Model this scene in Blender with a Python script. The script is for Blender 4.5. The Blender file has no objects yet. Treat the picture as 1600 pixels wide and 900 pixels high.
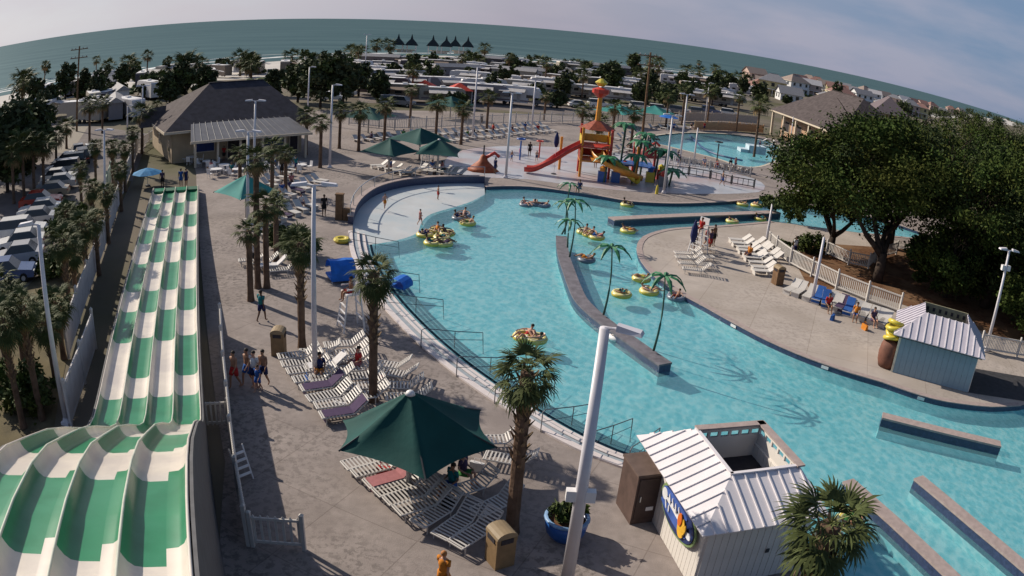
import bpy, bmesh, math, random
from math import sin, cos, pi, radians, hypot, atan2, sqrt
from mathutils import Vector, Matrix
from mathutils.geometry import tessellate_polygon
random.seed(11)
S = bpy.context.scene
C = S.collection
# ------------------------------------------------------------------ camera (wide action-camera lens on the slide tower)
EYE = 15.0
FOC, K3, K5 = 1209.3, 0.0496115, 0.1922235
PITCH, ROLL = 0.340314, 0.0829895
cd = bpy.data.cameras.new('tower_camera'); cam = bpy.data.objects.new('tower_camera', cd); C.objects.link(cam); S.camera = cam
cd.type = 'PANO'; cd.panorama_type = 'FISHEYE_LENS_POLYNOMIAL'
cd.sensor_fit = 'HORIZONTAL'; cd.sensor_width = 36.0; cd.sensor_height = 20.25
cd.fisheye_fov = radians(170)
cd.fisheye_polynomial_k0 = 0.0
cd.fisheye_polynomial_k1 = -3.65434757e-02
cd.fisheye_polynomial_k2 = -8.92798247e-05
cd.fisheye_polynomial_k3 = 9.81162436e-06
cd.fisheye_polynomial_k4 = -6.75008791e-07
cd.clip_start = 0.1; cd.clip_end = 90000
cam.matrix_world = Matrix.Translation((0, 0, EYE)) @ Matrix.Rotation(pi/2 - PITCH, 4, 'X') @ Matrix.Rotation(ROLL, 4, 'Z')

def ray(px, py):                                  # the lens survey: direction seen at a photograph position
    u = (px-800)/FOC; v = -(py-450)/FOC; r = hypot(u, v)+1e-9
    th = r + K3*r**3 + K5*r**5; s = sin(th)/r
    dx, dy, dz = u*s, v*s, -cos(th)
    c, sn = cos(ROLL), sin(ROLL); dx, dy = c*dx-sn*dy, sn*dx+c*dy
    X, Y, Z = dx, -dz, dy
    cp, sp = cos(PITCH), sin(PITCH)
    return Vector((X, cp*Y+sp*Z, -sp*Y+cp*Z))
def G(px, py, z=0.0):                             # the point on the level z
    r = ray(px, py); t = (z-EYE)/r.z
    return Vector((r.x*t, r.y*t, z))
def HB(b, t):                                     # foot point and height of an upright thing
    g = G(*b); r = ray(*t); d = hypot(g.x, g.y)
    return g, EYE + r.z/hypot(r.x, r.y)*d
def D(px, py, d):                                 # the point at ground distance d
    r = ray(px, py); k = d/hypot(r.x, r.y); return Vector((r.x*k, r.y*k, EYE+r.z*k))
# ------------------------------------------------------------------ light
SUN_EL, SUN_DIR = radians(31), Vector((-.866, .5, 0))
sd = bpy.data.lights.new('sun', 'SUN'); sd.energy = 5.0; sd.angle = radians(.53); sd.color = (1, .90, .76)
sun = bpy.data.objects.new('sun', sd); C.objects.link(sun)
tosun = Vector((SUN_DIR.x*cos(SUN_EL), SUN_DIR.y*cos(SUN_EL), sin(SUN_EL)))
sun.rotation_euler = tosun.to_track_quat('Z', 'Y').to_euler(); sun.location = (-60, 40, 60)
W = bpy.data.worlds.new('World'); S.world = W; W.use_nodes = True
nt = W.node_tree; nt.nodes.clear(); N = nt.nodes.new; L = nt.links.new
sky = N('ShaderNodeTexSky'); sky.sky_type = 'NISHITA'; sky.sun_disc = False
sky.sun_elevation = SUN_EL; sky.sun_rotation = radians(300); sky.air_density = 1.0; sky.dust_density = 1.2; sky.ozone_density = 2.0; sky.altitude = 0
tc = N('ShaderNodeTexCoord'); sep = N('ShaderNodeSeparateXYZ'); L(tc.outputs['Generated'], sep.inputs[0])
mp = N('ShaderNodeMapping'); mp.inputs['Scale'].default_value = (1.6, 1.6, 7.0); L(tc.outputs['Generated'], mp.inputs[0])
nz = N('ShaderNodeTexNoise'); nz.inputs['Scale'].default_value = 2.1; nz.inputs['Detail'].default_value = 9; nz.inputs['Roughness'].default_value = .52
L(mp.outputs[0], nz.inputs['Vector'])
cr = N('ShaderNodeValToRGB'); cr.color_ramp.elements[0].position = .44; cr.color_ramp.elements[1].position = .66
cr.color_ramp.elements[0].color = (0, 0, 0, 1); cr.color_ramp.elements[1].color = (.6,)*3+(1,)
L(nz.outputs['Fac'], cr.inputs[0])
# hazy air: pale lilac toward the sun, blue away from it, thickest near the horizon
vm = N('ShaderNodeVectorMath'); vm.operation = 'DOT_PRODUCT'; vm.inputs[1].default_value = tuple(SUN_DIR); L(tc.outputs['Generated'], vm.inputs[0])
mr = N('ShaderNodeMapRange'); mr.inputs['From Min'].default_value = -1; L(vm.outputs['Value'], mr.inputs['Value'])
hz = N('ShaderNodeValToRGB'); L(mr.outputs[0], hz.inputs[0]); el = hz.color_ramp.elements
el[0].position = .35; el[0].color = (.13, .22, .37, 1); el[1].position = 1; el[1].color = (.57, .59, .66, 1)
for p_, c_ in ((.55, (.195, .26, .40, 1)), (.76, (.36, .345, .43, 1)), (.90, (.50, .51, .58, 1))):
    x_ = el.new(p_); x_.color = c_
hs = N('ShaderNodeVectorMath'); hs.operation = 'SCALE'; hs.inputs['Scale'].default_value = 1/.085; L(hz.outputs[0], hs.inputs[0])
cl_ = N('ShaderNodeMix'); cl_.data_type = 'RGBA'; cl_.inputs['B'].default_value = (5.6, 5.0, 5.9, 1); L(hs.outputs[0], cl_.inputs['A'])
cf = N('ShaderNodeMath'); cf.operation = 'MULTIPLY'; cf.inputs[1].default_value = .75; L(cr.outputs[0], cf.inputs[0]); L(cf.outputs[0], cl_.inputs['Factor'])
ez = N('ShaderNodeMapRange'); ez.inputs['From Min'].default_value = .05; ez.inputs['From Max'].default_value = .75; ez.inputs['To Min'].default_value = .88; ez.inputs['To Max'].default_value = .12; L(sep.outputs['Z'], ez.inputs['Value'])
mx = N('ShaderNodeMix'); mx.data_type = 'RGBA'; L(cl_.outputs['Result'], mx.inputs['B'])
L(ez.outputs[0], mx.inputs['Factor']); L(sky.outputs[0], mx.inputs['A'])
bg = N('ShaderNodeBackground'); bg.inputs[1].default_value = .085
L(mx.outputs['Result'], bg.inputs[0]); ow = N('ShaderNodeOutputWorld'); L(bg.outputs[0], ow.inputs[0])
S.view_settings.view_transform = 'Standard'; S.view_settings.look = 'None'; S.view_settings.gamma = 1; S.view_settings.exposure = 0.12
S.render.engine = 'CYCLES'
S.cycles.max_bounces = 6; S.cycles.volume_bounces = 0; S.cycles.transparent_max_bounces = 10; S.cycles.diffuse_bounces = 3; S.cycles.glossy_bounces = 2
S.cycles.use_denoising = True; S.cycles.caustics_reflective = False; S.cycles.caustics_refractive = False

# ------------------------------------------------------------------ materials
def lin(c):
    return tuple(((x/255)/12.92 if x/255 <= .04045 else ((x/255+.055)/1.055)**2.4) for x in c)
MATS = {}
def mat(name, col, rough=.7, spec=.3, metal=0, var=.18, scale=3.0, bump=0, bscale=20, col2=None, c2scale=.5, detail=5, mode='Object', speck=0, joints=0):
    if name in MATS: return MATS[name]
    m = bpy.data.materials.new(name); m.use_nodes = True; t = m.node_tree; b = t.nodes['Principled BSDF']
    b.inputs['Roughness'].default_value = rough; b.inputs['Specular IOR Level'].default_value = spec; b.inputs['Metallic'].default_value = metal
    co = t.nodes.new('ShaderNodeTexCoord'); n = t.nodes.new('ShaderNodeTexNoise'); n.inputs['Scale'].default_value = scale; n.inputs['Detail'].default_value = detail
    src = co.outputs[mode]
    t.links.new(src, n.inputs['Vector'])
    r = t.nodes.new('ShaderNodeValToRGB'); t.links.new(n.outputs['Fac'], r.inputs[0])
    r.color_ramp.elements[0].position = .3; r.color_ramp.elements[1].position = .7
    r.color_ramp.elements[0].color = tuple(c*(1-var) for c in col)+(1,); r.color_ramp.elements[1].color = tuple(min(1, c*(1+var)) for c in col)+(1,)
    out = r.outputs[0]
    if col2:
        n2 = t.nodes.new('ShaderNodeTexNoise'); n2.inputs['Scale'].default_value = c2scale; n2.inputs['Detail'].default_value = 7; n2.inputs['Roughness'].default_value = .6; t.links.new(src, n2.inputs['Vector'])
        r2 = t.nodes.new('ShaderNodeValToRGB'); r2.color_ramp.elements[0].position = .45; r2.color_ramp.elements[1].position = .6; t.links.new(n2.outputs['Fac'], r2.inputs[0])
        mm = t.nodes.new('ShaderNodeMix'); mm.data_type = 'RGBA'; t.links.new(r2.outputs[0], mm.inputs['Factor']); t.links.new(out, mm.inputs['A']); mm.inputs['B'].default_value = tuple(col2)+(1,)
        out = mm.outputs['Result']
    if speck:     # scattered small damp marks, gathered in drifts
        n4 = t.nodes.new('ShaderNodeTexVoronoi'); n4.inputs['Scale'].default_value = 2.6; t.links.new(src, n4.inputs['Vector'])
        n5 = t.nodes.new('ShaderNodeTexNoise'); n5.inputs['Scale'].default_value = .16; n5.inputs['Detail'].default_value = 3; t.links.new(src, n5.inputs['Vector'])
        n6 = t.nodes.new('ShaderNodeTexNoise'); n6.inputs['Scale'].default_value = 3.5; n6.inputs['Detail'].default_value = 6; n6.inputs['Roughness'].default_value = .7; t.links.new(src, n6.inputs['Vector'])
        r5 = t.nodes.new('ShaderNodeMapRange'); r5.inputs['From Min'].default_value = .40; r5.inputs['From Max'].default_value = .60; t.links.new(n5.outputs['Fac'], r5.inputs['Value'])
        r6 = t.nodes.new('ShaderNodeMapRange'); r6.inputs['From Min'].default_value = .49; r6.inputs['From Max'].default_value = .57; t.links.new(n6.outputs['Fac'], r6.inputs['Value'])
        m5 = t.nodes.new('ShaderNodeMath'); m5.operation = 'MULTIPLY'; t.links.new(r5.outputs[0], m5.inputs[0]); t.links.new(r6.outputs[0], m5.inputs[1])
        m6 = t.nodes.new('ShaderNodeMath'); m6.operation = 'MULTIPLY'; m6.inputs[1].default_value = speck; t.links.new(m5.outputs[0], m6.inputs[0])
        mm2 = t.nodes.new('ShaderNodeMix'); mm2.data_type = 'RGBA'; t.links.new(m6.outputs[0], mm2.inputs['Factor']); t.links.new(out, mm2.inputs['A']); mm2.inputs['B'].default_value = tuple(c*.42 for c in col)+(1,)
        out = mm2.outputs['Result']
    if joints:    # shallow saw-cut joints
        bk = t.nodes.new('ShaderNodeTexBrick'); bk.offset = 0; bk.inputs['Scale'].default_value = 1; bk.inputs['Brick Width'].default_value = joints; bk.inputs['Row Height'].default_value = joints; bk.inputs['Mortar Size'].default_value = .022; bk.inputs['Mortar Smooth'].default_value = .4
        bk.inputs['Color1'].default_value = (1, 1, 1, 1); bk.inputs['Color2'].default_value = (.93, .93, .94, 1); bk.inputs['Mortar'].default_value = (.66, .64, .63, 1)
        rt = t.nodes.new('ShaderNodeMapping'); rt.inputs['Rotation'].default_value = (0, 0, .42); t.links.new(src, rt.inputs[0]); t.links.new(rt.outputs[0], bk.inputs['Vector'])
        mm3 = t.nodes.new('ShaderNodeMix'); mm3.data_type = 'RGBA'; mm3.blend_type = 'MULTIPLY'; mm3.inputs['Factor'].default_value = .8; t.links.new(out, mm3.inputs['A']); t.links.new(bk.outputs['Color'], mm3.inputs['B']); out = mm3.outputs['Result']
    t.links.new(out, b.inputs['Base Color'])
    if bump:
        n3 = t.nodes.new('ShaderNodeTexNoise'); n3.inputs['Scale'].default_value = bscale; n3.inputs['Detail'].default_value = 4; t.links.new(src, n3.inputs['Vector'])
        bp = t.nodes.new('ShaderNodeBump'); bp.inputs['Strength'].default_value = bump; bp.inputs['Distance'].default_value = .03
        t.links.new(n3.outputs['Fac'], bp.inputs['Height']); t.links.new(bp.outputs[0], b.inputs['Normal'])
    MATS[name] = m; return m
deck_m = mat('deck_concrete', (.295, .252, .232), .85, .2, var=.12, scale=2.6, bump=.3, bscale=25, col2=(.25, .212, .195), c2scale=.35, speck=.75, joints=3.2)
deck2_m = mat('pale_concrete', (.43, .375, .335), .8, .2, var=.10, scale=1.2, bump=.2, col2=(.37, .32, .28), c2scale=.3, speck=.35, joints=3.6)
cope_m = mat('pool_coping', (.36, .29, .27), .7, .3, var=.14, scale=4, bump=.3)
bluetile_m = mat('navy_tile', (.035, .05, .11), .35, .5, var=.35, scale=9)
plaster_m = mat('pool_plaster', (.53, .69, .72), .8, .2, var=.06, scale=1.2)
step_m = mat('pool_step', (.30, .34, .38), .75, .2, var=.08)
nosing_m = mat('step_nosing', (.62, .56, .55), .7, .2, var=.06)
stepdark_m = mat('step_tile_line', (.02, .04, .08), .5, .3, var=.2)
wallgrey_m = mat('island_coping', (.16, .15, .17), .8, .2, var=.25, scale=3, bump=.5)
asph_m = mat('asphalt', (.15, .13, .125), .9, .15, var=.2, scale=.6, col2=(.20, .17, .15), c2scale=.08, bump=.2)
ground_m = mat('campground_soil', (.17, .145, .115), .95, .1, var=.3, scale=.12, col2=(.085, .085, .045), c2scale=.03)
grass_m = mat('grass', (.13, .11, .07), .95, .1, var=.4, scale=.8, col2=(.13, .105, .055), c2scale=.2, bump=.5)
mulch_m = mat('mulch', (.13, .065, .035), .95, .1, var=.35, scale=2.5, bump=.6, col2=(.2, .12, .07), c2scale=.4)
sand_m = mat('beach_sand', (.52, .49, .46), .95, .1, var=.08, scale=.05)
white_m = mat('white_paint', (.74, .72, .72), .45, .4, var=.06, scale=2)
pole_m = mat('pole_paint', (.62, .60, .64), .4, .4, var=.06, scale=2)
vinyl_m = mat('white_vinyl', (.55, .52, .49), .5, .4, var=.08, scale=1.5)
greyfence_m = mat('grey_panel', (.56, .53, .52), .7, .2, var=.14, scale=1.5)  # even pale grey for the privacy fence panels
green_m = mat('slide_green', (.018, .185, .085), .32, .4, var=.13, scale=1.2, col2=(.03, .215, .11), c2scale=.7)
swhite_m = mat('slide_white', (.66, .60, .53), .3, .5, var=.08, scale=1.3, col2=(.55, .50, .46), c2scale=.6)
canopy_m = mat('green_canvas', (.008, .062, .058), .75, .2, var=.12, scale=1.2, bump=.2, bscale=6)
teal_m = mat('teal_canvas', (.05, .24, .22), .8, .2, var=.12, scale=1)
bluecloth_m = mat('blue_canvas', (.02, .13, .45), .7, .2, var=.15)
navy_m = mat('navy_canvas', (.02, .025, .09), .8, .2, var=.15)
purple_m = mat('purple_towel', (.20, .12, .30), .9, .1, var=.2)
metal_m = mat('galvanised_steel', (.45, .46, .48), .4, .5, .6, var=.1)
dark_m = mat('dark_metal', (.05, .055, .06), .5, .4, .3, var=.2)
roofw_m = mat('white_metal_roof', (.72, .68, .70), .4, .4, var=.05, scale=1)
clap_m = mat('white_clapboard', (.66, .62, .58), .6, .3, var=.07, scale=1.2)
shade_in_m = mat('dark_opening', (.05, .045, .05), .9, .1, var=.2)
wood_m = mat('brown_wood', (.17, .10, .055), .7, .2, var=.25, scale=4, bump=.3)
binbrown_m = mat('brown_litter_bin', (.22, .145, .075), .6, .3, var=.12, scale=4, bump=.15)
binlid_m = mat('bin_lid', (.27, .20, .12), .55, .3, var=.08, scale=4)
boot_m = mat('palm_boots', (.18, .13, .085), .9, .1, var=.35, scale=7, bump=.6, bscale=12)
trunk_m = mat('palm_trunk', (.13, .085, .06), .9, .1, var=.35, scale=3, bump=.8, bscale=8)
bark_m = mat('oak_bark', (.055, .042, .035), .95, .1, var=.3, scale=3, bump=.8, bscale=6)
frond_m = mat('palm_frond', (.062, .078, .026), .7, .15, var=.4, scale=1.5)
frondry_m = mat('dry_frond', (.22, .15, .07), .8, .2, var=.3, scale=2)
leafa_m = mat('oak_leaf', (.040, .064, .017), .9, .05, var=.5, scale=.5, col2=(.062, .070, .018), c2scale=.22)
leafb_m = mat('juniper_leaf', (.055, .068, .032), .8, .2, var=.4, scale=.4)
shrub_m = mat('shrub_leaf', (.07, .095, .03), .7, .2, var=.4, scale=1)
fakeleaf_m = mat('painted_green_leaf', (.025, .15, .06), .45, .4, var=.15)
yellow_m = mat('tube_yellow', (.62, .50, .06), .35, .5, var=.12)
orange_m = mat('orange_plastic', (.62, .26, .035), .4, .5, var=.15)
red_m = mat('red_plastic', (.50, .045, .03), .4, .5, var=.15)
bluep_m = mat('blue_plastic', (.02, .10, .36), .35, .5, var=.15)
roofdark_m = mat('dark_shingle', (.045, .043, .055), .9, .15, var=.25, scale=1.5, bump=.4)
roofbrown_m = mat('brown_shingle', (.085, .07, .07), .9, .15, var=.25, scale=1.5, bump=.4)
roofgrey_m = mat('grey_metal_roof', (.20, .195, .205), .6, .3, var=.12, scale=1)
tan_m = mat('tan_stucco', (.40, .32, .23), .85, .2, var=.1, scale=1)
fascia_m = mat('cream_fascia', (.55, .47, .37), .6, .2, var=.05)
glass_m = mat('dark_window', (.02, .024, .03), .15, .6, var=.2)
rubber_m = mat('rubber', (.02, .02, .02), .8, .2, var=.2)
skinA_m = mat('skin_light', (.48, .27, .19), .6, .3, var=.06)
skinB_m = mat('skin_tan', (.30, .16, .10), .6, .3, var=.06)
skinC_m = mat('skin_brown', (.13, .07, .045), .6, .3, var=.06)
hair_m = mat('dark_hair', (.025, .018, .014), .7, .3, var=.2)
hair2_m = mat('light_hair', (.25, .15, .06), .7, .3, var=.2)
for nm, c in dict(cloth_navy=(.02, .03, .10), cloth_blue=(.03, .10, .33), cloth_red=(.40, .03, .03), cloth_purple=(.075, .05, .10), cloth_teal=(.02, .16, .18), cloth_white=(.62, .60, .60),
                  cloth_black=(.02, .02, .022), cloth_pink=(.38, .16, .17), cloth_orange=(.55, .2, .03), cloth_green=(.05, .18, .05)).items():
    mat(nm, c, .85, .15, var=.12, scale=6)
cars = dict(silver=(.38, .38, .40), white=(.66, .65, .64), black=(.025, .025, .03), red=(.40, .035, .02), blue=(.04, .08, .20), grey=(.16, .165, .18), tan=(.34, .27, .19))
for k, c in cars.items(): mat('car_'+k, c, .25, .6, var=.03)
rv_cols = dict(white=(.62, .60, .61), cream=(.36, .32, .27), grey=(.20, .19, .21), tan=(.24, .19, .15), dark=(.10, .085, .095))
for k, c in rv_cols.items(): mat('rv_'+k, c, .5, .3, var=.06)
MT = MATS

def water_mat(name, dark, light, sc, fmax=.5, milk=.19):
    m = bpy.data.materials.new(name); m.use_nodes = True; t = m.node_tree; t.nodes.clear()
    nn = t.nodes.new; ll = t.links.new
    co = nn('ShaderNodeTexCoord')
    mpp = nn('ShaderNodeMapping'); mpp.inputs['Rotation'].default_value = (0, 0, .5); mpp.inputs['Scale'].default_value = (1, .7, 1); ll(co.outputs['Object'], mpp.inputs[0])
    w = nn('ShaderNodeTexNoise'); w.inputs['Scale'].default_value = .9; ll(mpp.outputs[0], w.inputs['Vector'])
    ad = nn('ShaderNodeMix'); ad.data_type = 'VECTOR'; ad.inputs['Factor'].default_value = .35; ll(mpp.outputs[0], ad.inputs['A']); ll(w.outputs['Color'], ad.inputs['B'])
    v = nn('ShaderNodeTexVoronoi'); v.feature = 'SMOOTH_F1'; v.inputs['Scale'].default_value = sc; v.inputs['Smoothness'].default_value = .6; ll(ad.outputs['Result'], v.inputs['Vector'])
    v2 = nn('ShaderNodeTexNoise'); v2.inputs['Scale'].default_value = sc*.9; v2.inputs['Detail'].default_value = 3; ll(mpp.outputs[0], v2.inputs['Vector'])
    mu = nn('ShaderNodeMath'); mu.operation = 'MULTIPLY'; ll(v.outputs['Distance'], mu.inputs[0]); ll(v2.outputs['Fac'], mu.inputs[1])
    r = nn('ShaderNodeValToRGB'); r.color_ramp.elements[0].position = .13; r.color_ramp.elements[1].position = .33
    r.color_ramp.elements[0].color = tuple(dark)+(1,); r.color_ramp.elements[1].color = tuple(light)+(1,); ll(mu.outputs[0], r.inputs[0])  # ripple caustics painted into the see-through tint as dark and pale mottling
    tr = nn('ShaderNodeBsdfTransparent'); ll(r.outputs[0], tr.inputs[0])
    n1 = nn('ShaderNodeTexNoise'); n1.inputs['Scale'].default_value = sc*1.3; n1.inputs['Detail'].default_value = 4; ll(mpp.outputs[0], n1.inputs['Vector'])
    b = nn('ShaderNodeBump'); b.inputs['Strength'].default_value = .9; b.inputs['Distance'].default_value = .05; ll(n1.outputs['Fac'], b.inputs['Height'])
    gl = nn('ShaderNodeBsdfGlossy'); gl.inputs['Roughness'].default_value = .12; gl.inputs['Color'].default_value = (.8, .85, .9, 1); ll(b.outputs[0], gl.inputs['Normal'])
    fr = nn('ShaderNodeFresnel'); fr.inputs['IOR'].default_value = 1.33; ll(b.outputs[0], fr.inputs['Normal'])
    mi = nn('ShaderNodeMath'); mi.operation = 'MINIMUM'; mi.inputs[1].default_value = fmax; ll(fr.outputs[0], mi.inputs[0])
    df = nn('ShaderNodeBsdfDiffuse'); df.inputs[0].default_value = (.29, .68, .74, 1); m1 = nn('ShaderNodeMixShader'); m1.inputs[0].default_value = milk; ll(tr.outputs[0], m1.inputs[1]); ll(df.outputs[0], m1.inputs[2])
    ms = nn('ShaderNodeMixShader'); ll(mi.outputs[0], ms.inputs[0]); ll(m1.outputs[0], ms.inputs[1]); ll(gl.outputs[0], ms.inputs[2])
    o = nn('ShaderNodeOutputMaterial'); ll(ms.outputs[0], o.inputs[0]); return m
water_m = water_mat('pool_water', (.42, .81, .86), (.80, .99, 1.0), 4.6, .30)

def sea_mat():
    m = bpy.data.materials.new('sea_water'); m.use_nodes = True; t = m.node_tree; t.nodes.clear(); nn = t.nodes.new; ll = t.links.new
    co = nn('ShaderNodeTexCoord'); mpp = nn('ShaderNodeMapping'); mpp.inputs['Scale'].default_value = (.0012, .006, 1); mpp.inputs['Rotation'].default_value = (0, 0, -.25); ll(co.outputs['Object'], mpp.inputs[0])
    n1 = nn('ShaderNodeTexNoise'); n1.inputs['Scale'].default_value = 4; n1.inputs['Detail'].default_value = 9; n1.inputs['Roughness'].default_value = .65; ll(mpp.outputs[0], n1.inputs['Vector'])
    r = nn('ShaderNodeValToRGB'); r.color_ramp.elements[0].position = .35; r.color_ramp.elements[1].position = .68
    r.color_ramp.elements[0].color = (.042, .085, .098, 1); r.color_ramp.elements[1].color = (.078, .135, .145, 1); ll(n1.outputs['Fac'], r.inputs[0])
    df = nn('ShaderNodeBsdfDiffuse'); ll(r.outputs[0], df.inputs[0])
    gl = nn('ShaderNodeBsdfGlossy'); gl.inputs['Roughness'].default_value = .45; gl.inputs['Color'].default_value = (.5, .6, .65, 1)
    ms = nn('ShaderNodeMixShader'); ms.inputs[0].default_value = .10; ll(df.outputs[0], ms.inputs[1]); ll(gl.outputs[0], ms.inputs[2])
    o = nn('ShaderNodeOutputMaterial'); ll(ms.outputs[0], o.inputs[0]); return m
sea_m = sea_mat()

# ------------------------------------------------------------------ mesh helpers
class MB:
    def __init__(s): s.v = []; s.f = []; s.mi = []; s.mats = []; s.M = Matrix.Identity(4)
    def mid(s, m):
        if m not in s.mats: s.mats.append(m)
        return s.mats.index(m)
    def add(s, vs, fs, m):
        o = len(s.v); i = s.mid(m)
        for v in vs: s.v.append(tuple(s.M @ Vector(v)))
        for f in fs: s.f.append(tuple(a+o for a in f)); s.mi.append(i)
        return s
    def box(s, c, d, m, rz=0, rx=0, ry=0):
        R = Matrix.Translation(c) @ Matrix.Rotation(rz, 4, 'Z') @ Matrix.Rotation(ry, 4, 'Y') @ Matrix.Rotation(rx, 4, 'X')
        x, y, z = d[0]/2, d[1]/2, d[2]/2
        vs = [R @ Vector(p) for p in ((-x,-y,-z),(x,-y,-z),(x,y,-z),(-x,y,-z),(-x,-y,z),(x,-y,z),(x,y,z),(-x,y,z))]
        return s.add(vs, [(0,3,2,1),(4,5,6,7),(0,1,5,4),(1,2,6,5),(2,3,7,6),(3,0,4,7)], m)
    def hexa(s, lo, hi, m):      # lo, hi: four points each
        return s.add(list(lo)+list(hi), [(0,3,2,1),(4,5,6,7),(0,1,5,4),(1,2,6,5),(2,3,7,6),(3,0,4,7)], m)
    def tube(s, pts, r, m, n=6, cap=True):
        pts = [Vector(p) for p in pts]; rs = r if isinstance(r, (list, tuple)) else [r]*len(pts)
        vs = []; fs = []
        for i, p in enumerate(pts):
            d = (pts[min(i+1, len(pts)-1)]-pts[max(i-1, 0)]).normalized()
            a = d.cross(Vector((0, 0, 1))); a = a.normalized() if a.length > 1e-3 else Vector((1, 0, 0)); b = d.cross(a)
            for k in range(n):
                t = 2*pi*k/n; vs.append(p+(a*cos(t)+b*sin(t))*rs[i])
        for i in range(len(pts)-1):
            for k in range(n):
                fs.append((i*n+k, i*n+(k+1) % n, (i+1)*n+(k+1) % n, (i+1)*n+k))
        if cap: fs.append(tuple(range(n))[::-1]); fs.append(tuple((len(pts)-1)*n+k for k in range(n)))
        return s.add(vs, fs, m)
    def lathe(s, prof, m, n=12, c=(0, 0, 0), cap=True, sq=0):
        vs = []; fs = []
        for r, z in prof:
            for k in range(n):
                t = 2*pi*(k+.5*(n == 4))/n; vs.append((c[0]+r*cos(t), c[1]+r*sin(t), c[2]+z))
        for i in range(len(prof)-1):
            for k in range(n): fs.append((i*n+k, i*n+(k+1) % n, (i+1)*n+(k+1) % n, (i+1)*n+k))
        if cap: fs.append(tuple(range(n))[::-1]); fs.append(tuple((len(prof)-1)*n+k for k in range(n)))
        return s.add(vs, fs, m)
    def prism(s, pts, z0, z1, m, mtop=None, bottom=True):
        n = len(pts); tri = tessellate_polygon([[Vector((p[0], p[1], 0)) for p in pts]])
        ar = sum(pts[i][0]*pts[(i+1) % n][1]-pts[(i+1) % n][0]*pts[i][1] for i in range(n))
        if ar < 0: pts = list(pts)[::-1]; tri = tessellate_polygon([[Vector((p[0], p[1], 0)) for p in pts]])
        lo = [(p[0], p[1], z0) for p in pts]; hi = [(p[0], p[1], z1) for p in pts]
        s.add(lo+hi, [(i, (i+1) % n, (i+1) % n+n, i+n) for i in range(n)], m)
        up = [t if _ccw(pts, t) else t[::-1] for t in tri]
        s.add(hi, up, mtop or m)
        if bottom: s.add(lo, [t[::-1] for t in up], m)
        return s
    def sheet(s, loops, z, m):
        allp = [p for l in loops for p in l]
        tri = tessellate_polygon([[Vector((p[0], p[1], 0)) for p in l] for l in loops])
        return s.add([(p[0], p[1], z) for p in allp], [t if _ccw(allp, t) else t[::-1] for t in tri], m)
    def torus(s, R, r, m, n=14, k=7, c=(0, 0, 0), fz=1.0):
        vs = []; fs = []
        for i in range(n):
            a = 2*pi*i/n
            for j in range(k):
                b = 2*pi*j/k; vs.append((c[0]+(R+r*cos(b))*cos(a), c[1]+(R+r*cos(b))*sin(a), c[2]+r*sin(b)*fz))
        for i in range(n):
            for j in range(k): fs.append((i*k+j, ((i+1) % n)*k+j, ((i+1) % n)*k+(j+1) % k, i*k+(j+1) % k))
        return s.add(vs, fs, m)
    def ball(s, c, r, m, n=10, k=6):
        prof = [(max(1e-3, cos(-pi/2+pi*j/k)), sin(-pi/2+pi*j/k)) for j in range(k+1)]
        rr = r if isinstance(r, (tuple, list)) else (r, r, r)
        vs = []; fs = []
        for q, z in prof:
            for i in range(n): vs.append((c[0]+q*cos(2*pi*i/n)*rr[0], c[1]+q*sin(2*pi*i/n)*rr[1], c[2]+z*rr[2]))
        for i in range(k):
            for j in range(n): fs.append((i*n+j, i*n+(j+1) % n, (i+1)*n+(j+1) % n, (i+1)*n+j))
        return s.add(vs, fs, m)
    def mesh(s, name, smooth=False):
        me = bpy.data.meshes.new(name); me.from_pydata(s.v, [], s.f)
        for m in s.mats: me.materials.append(m)
        me.polygons.foreach_set('material_index', s.mi)
        if smooth: me.polygons.foreach_set('use_smooth', [True]*len(s.f))
        me.update(); return me
    def build(s, name, parent=None, smooth=False, loc=None, rz=0):
        o = bpy.data.objects.new(name, s.mesh(name, smooth)); C.objects.link(o)
        if parent: o.parent = parent
        if loc is not None: o.location = loc
        o.rotation_euler.z = rz
        return o
def _ccw(p, t):
    a, b, c = p[t[0]], p[t[1]], p[t[2]]
    return (b[0]-a[0])*(c[1]-a[1])-(b[1]-a[1])*(c[0]-a[0]) > 0
def tag(o, label=None, cat=None, group=None, kind=None):
    if label: o['label'] = label
    if cat: o['category'] = cat
    if group: o['group'] = group
    if kind: o['kind'] = kind
    return o
def struct(name, mb, smooth=False):
    return tag(mb.build(name, smooth=smooth), kind='structure')
def empty(name, loc, rz=0, label=None, cat=None, group=None):
    o = bpy.data.objects.new(name, None); C.objects.link(o); o.location = loc; o.rotation_euler.z = rz; o.empty_display_size = .3
    return tag(o, label, cat, group)
def put(name, me, parent=None, loc=(0, 0, 0), rz=0, sc=None):
    o = bpy.data.objects.new(name, me); C.objects.link(o); o.parent = parent; o.location = loc; o.rotation_euler.z = rz
    if sc: o.scale = sc if isinstance(sc, (tuple, list)) else (sc,)*3
    return o
KIDS = {}
def clone(o, loc=None, rz=None, sc=None, label=None, group=None, parent=None):
    c = o.copy(); C.objects.link(c)
    if parent: c.parent = parent
    if loc is not None: c.location = loc
    if rz is not None: c.rotation_euler.z = rz
    if sc is not None: c.scale = sc if isinstance(sc, (tuple, list)) else (sc,)*3
    if label: c['label'] = label
    if group: c['group'] = group
    for ch in list(o.children): clone(ch, parent=c)
    return c
ORD = ['first', 'second', 'third', 'fourth', 'fifth', 'sixth', 'seventh', 'eighth', 'ninth', 'tenth', 'eleventh', 'twelfth', 'thirteenth', 'fourteenth', 'fifteenth', 'sixteenth', 'seventeenth', 'eighteenth', 'nineteenth', 'twentieth'] + ['%d%s' % (i, {1: 'st', 2: 'nd', 3: 'rd'}.get(i % 10, 'th') if i not in (11, 12, 13, 111) else 'th') for i in range(21, 140)]
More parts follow.
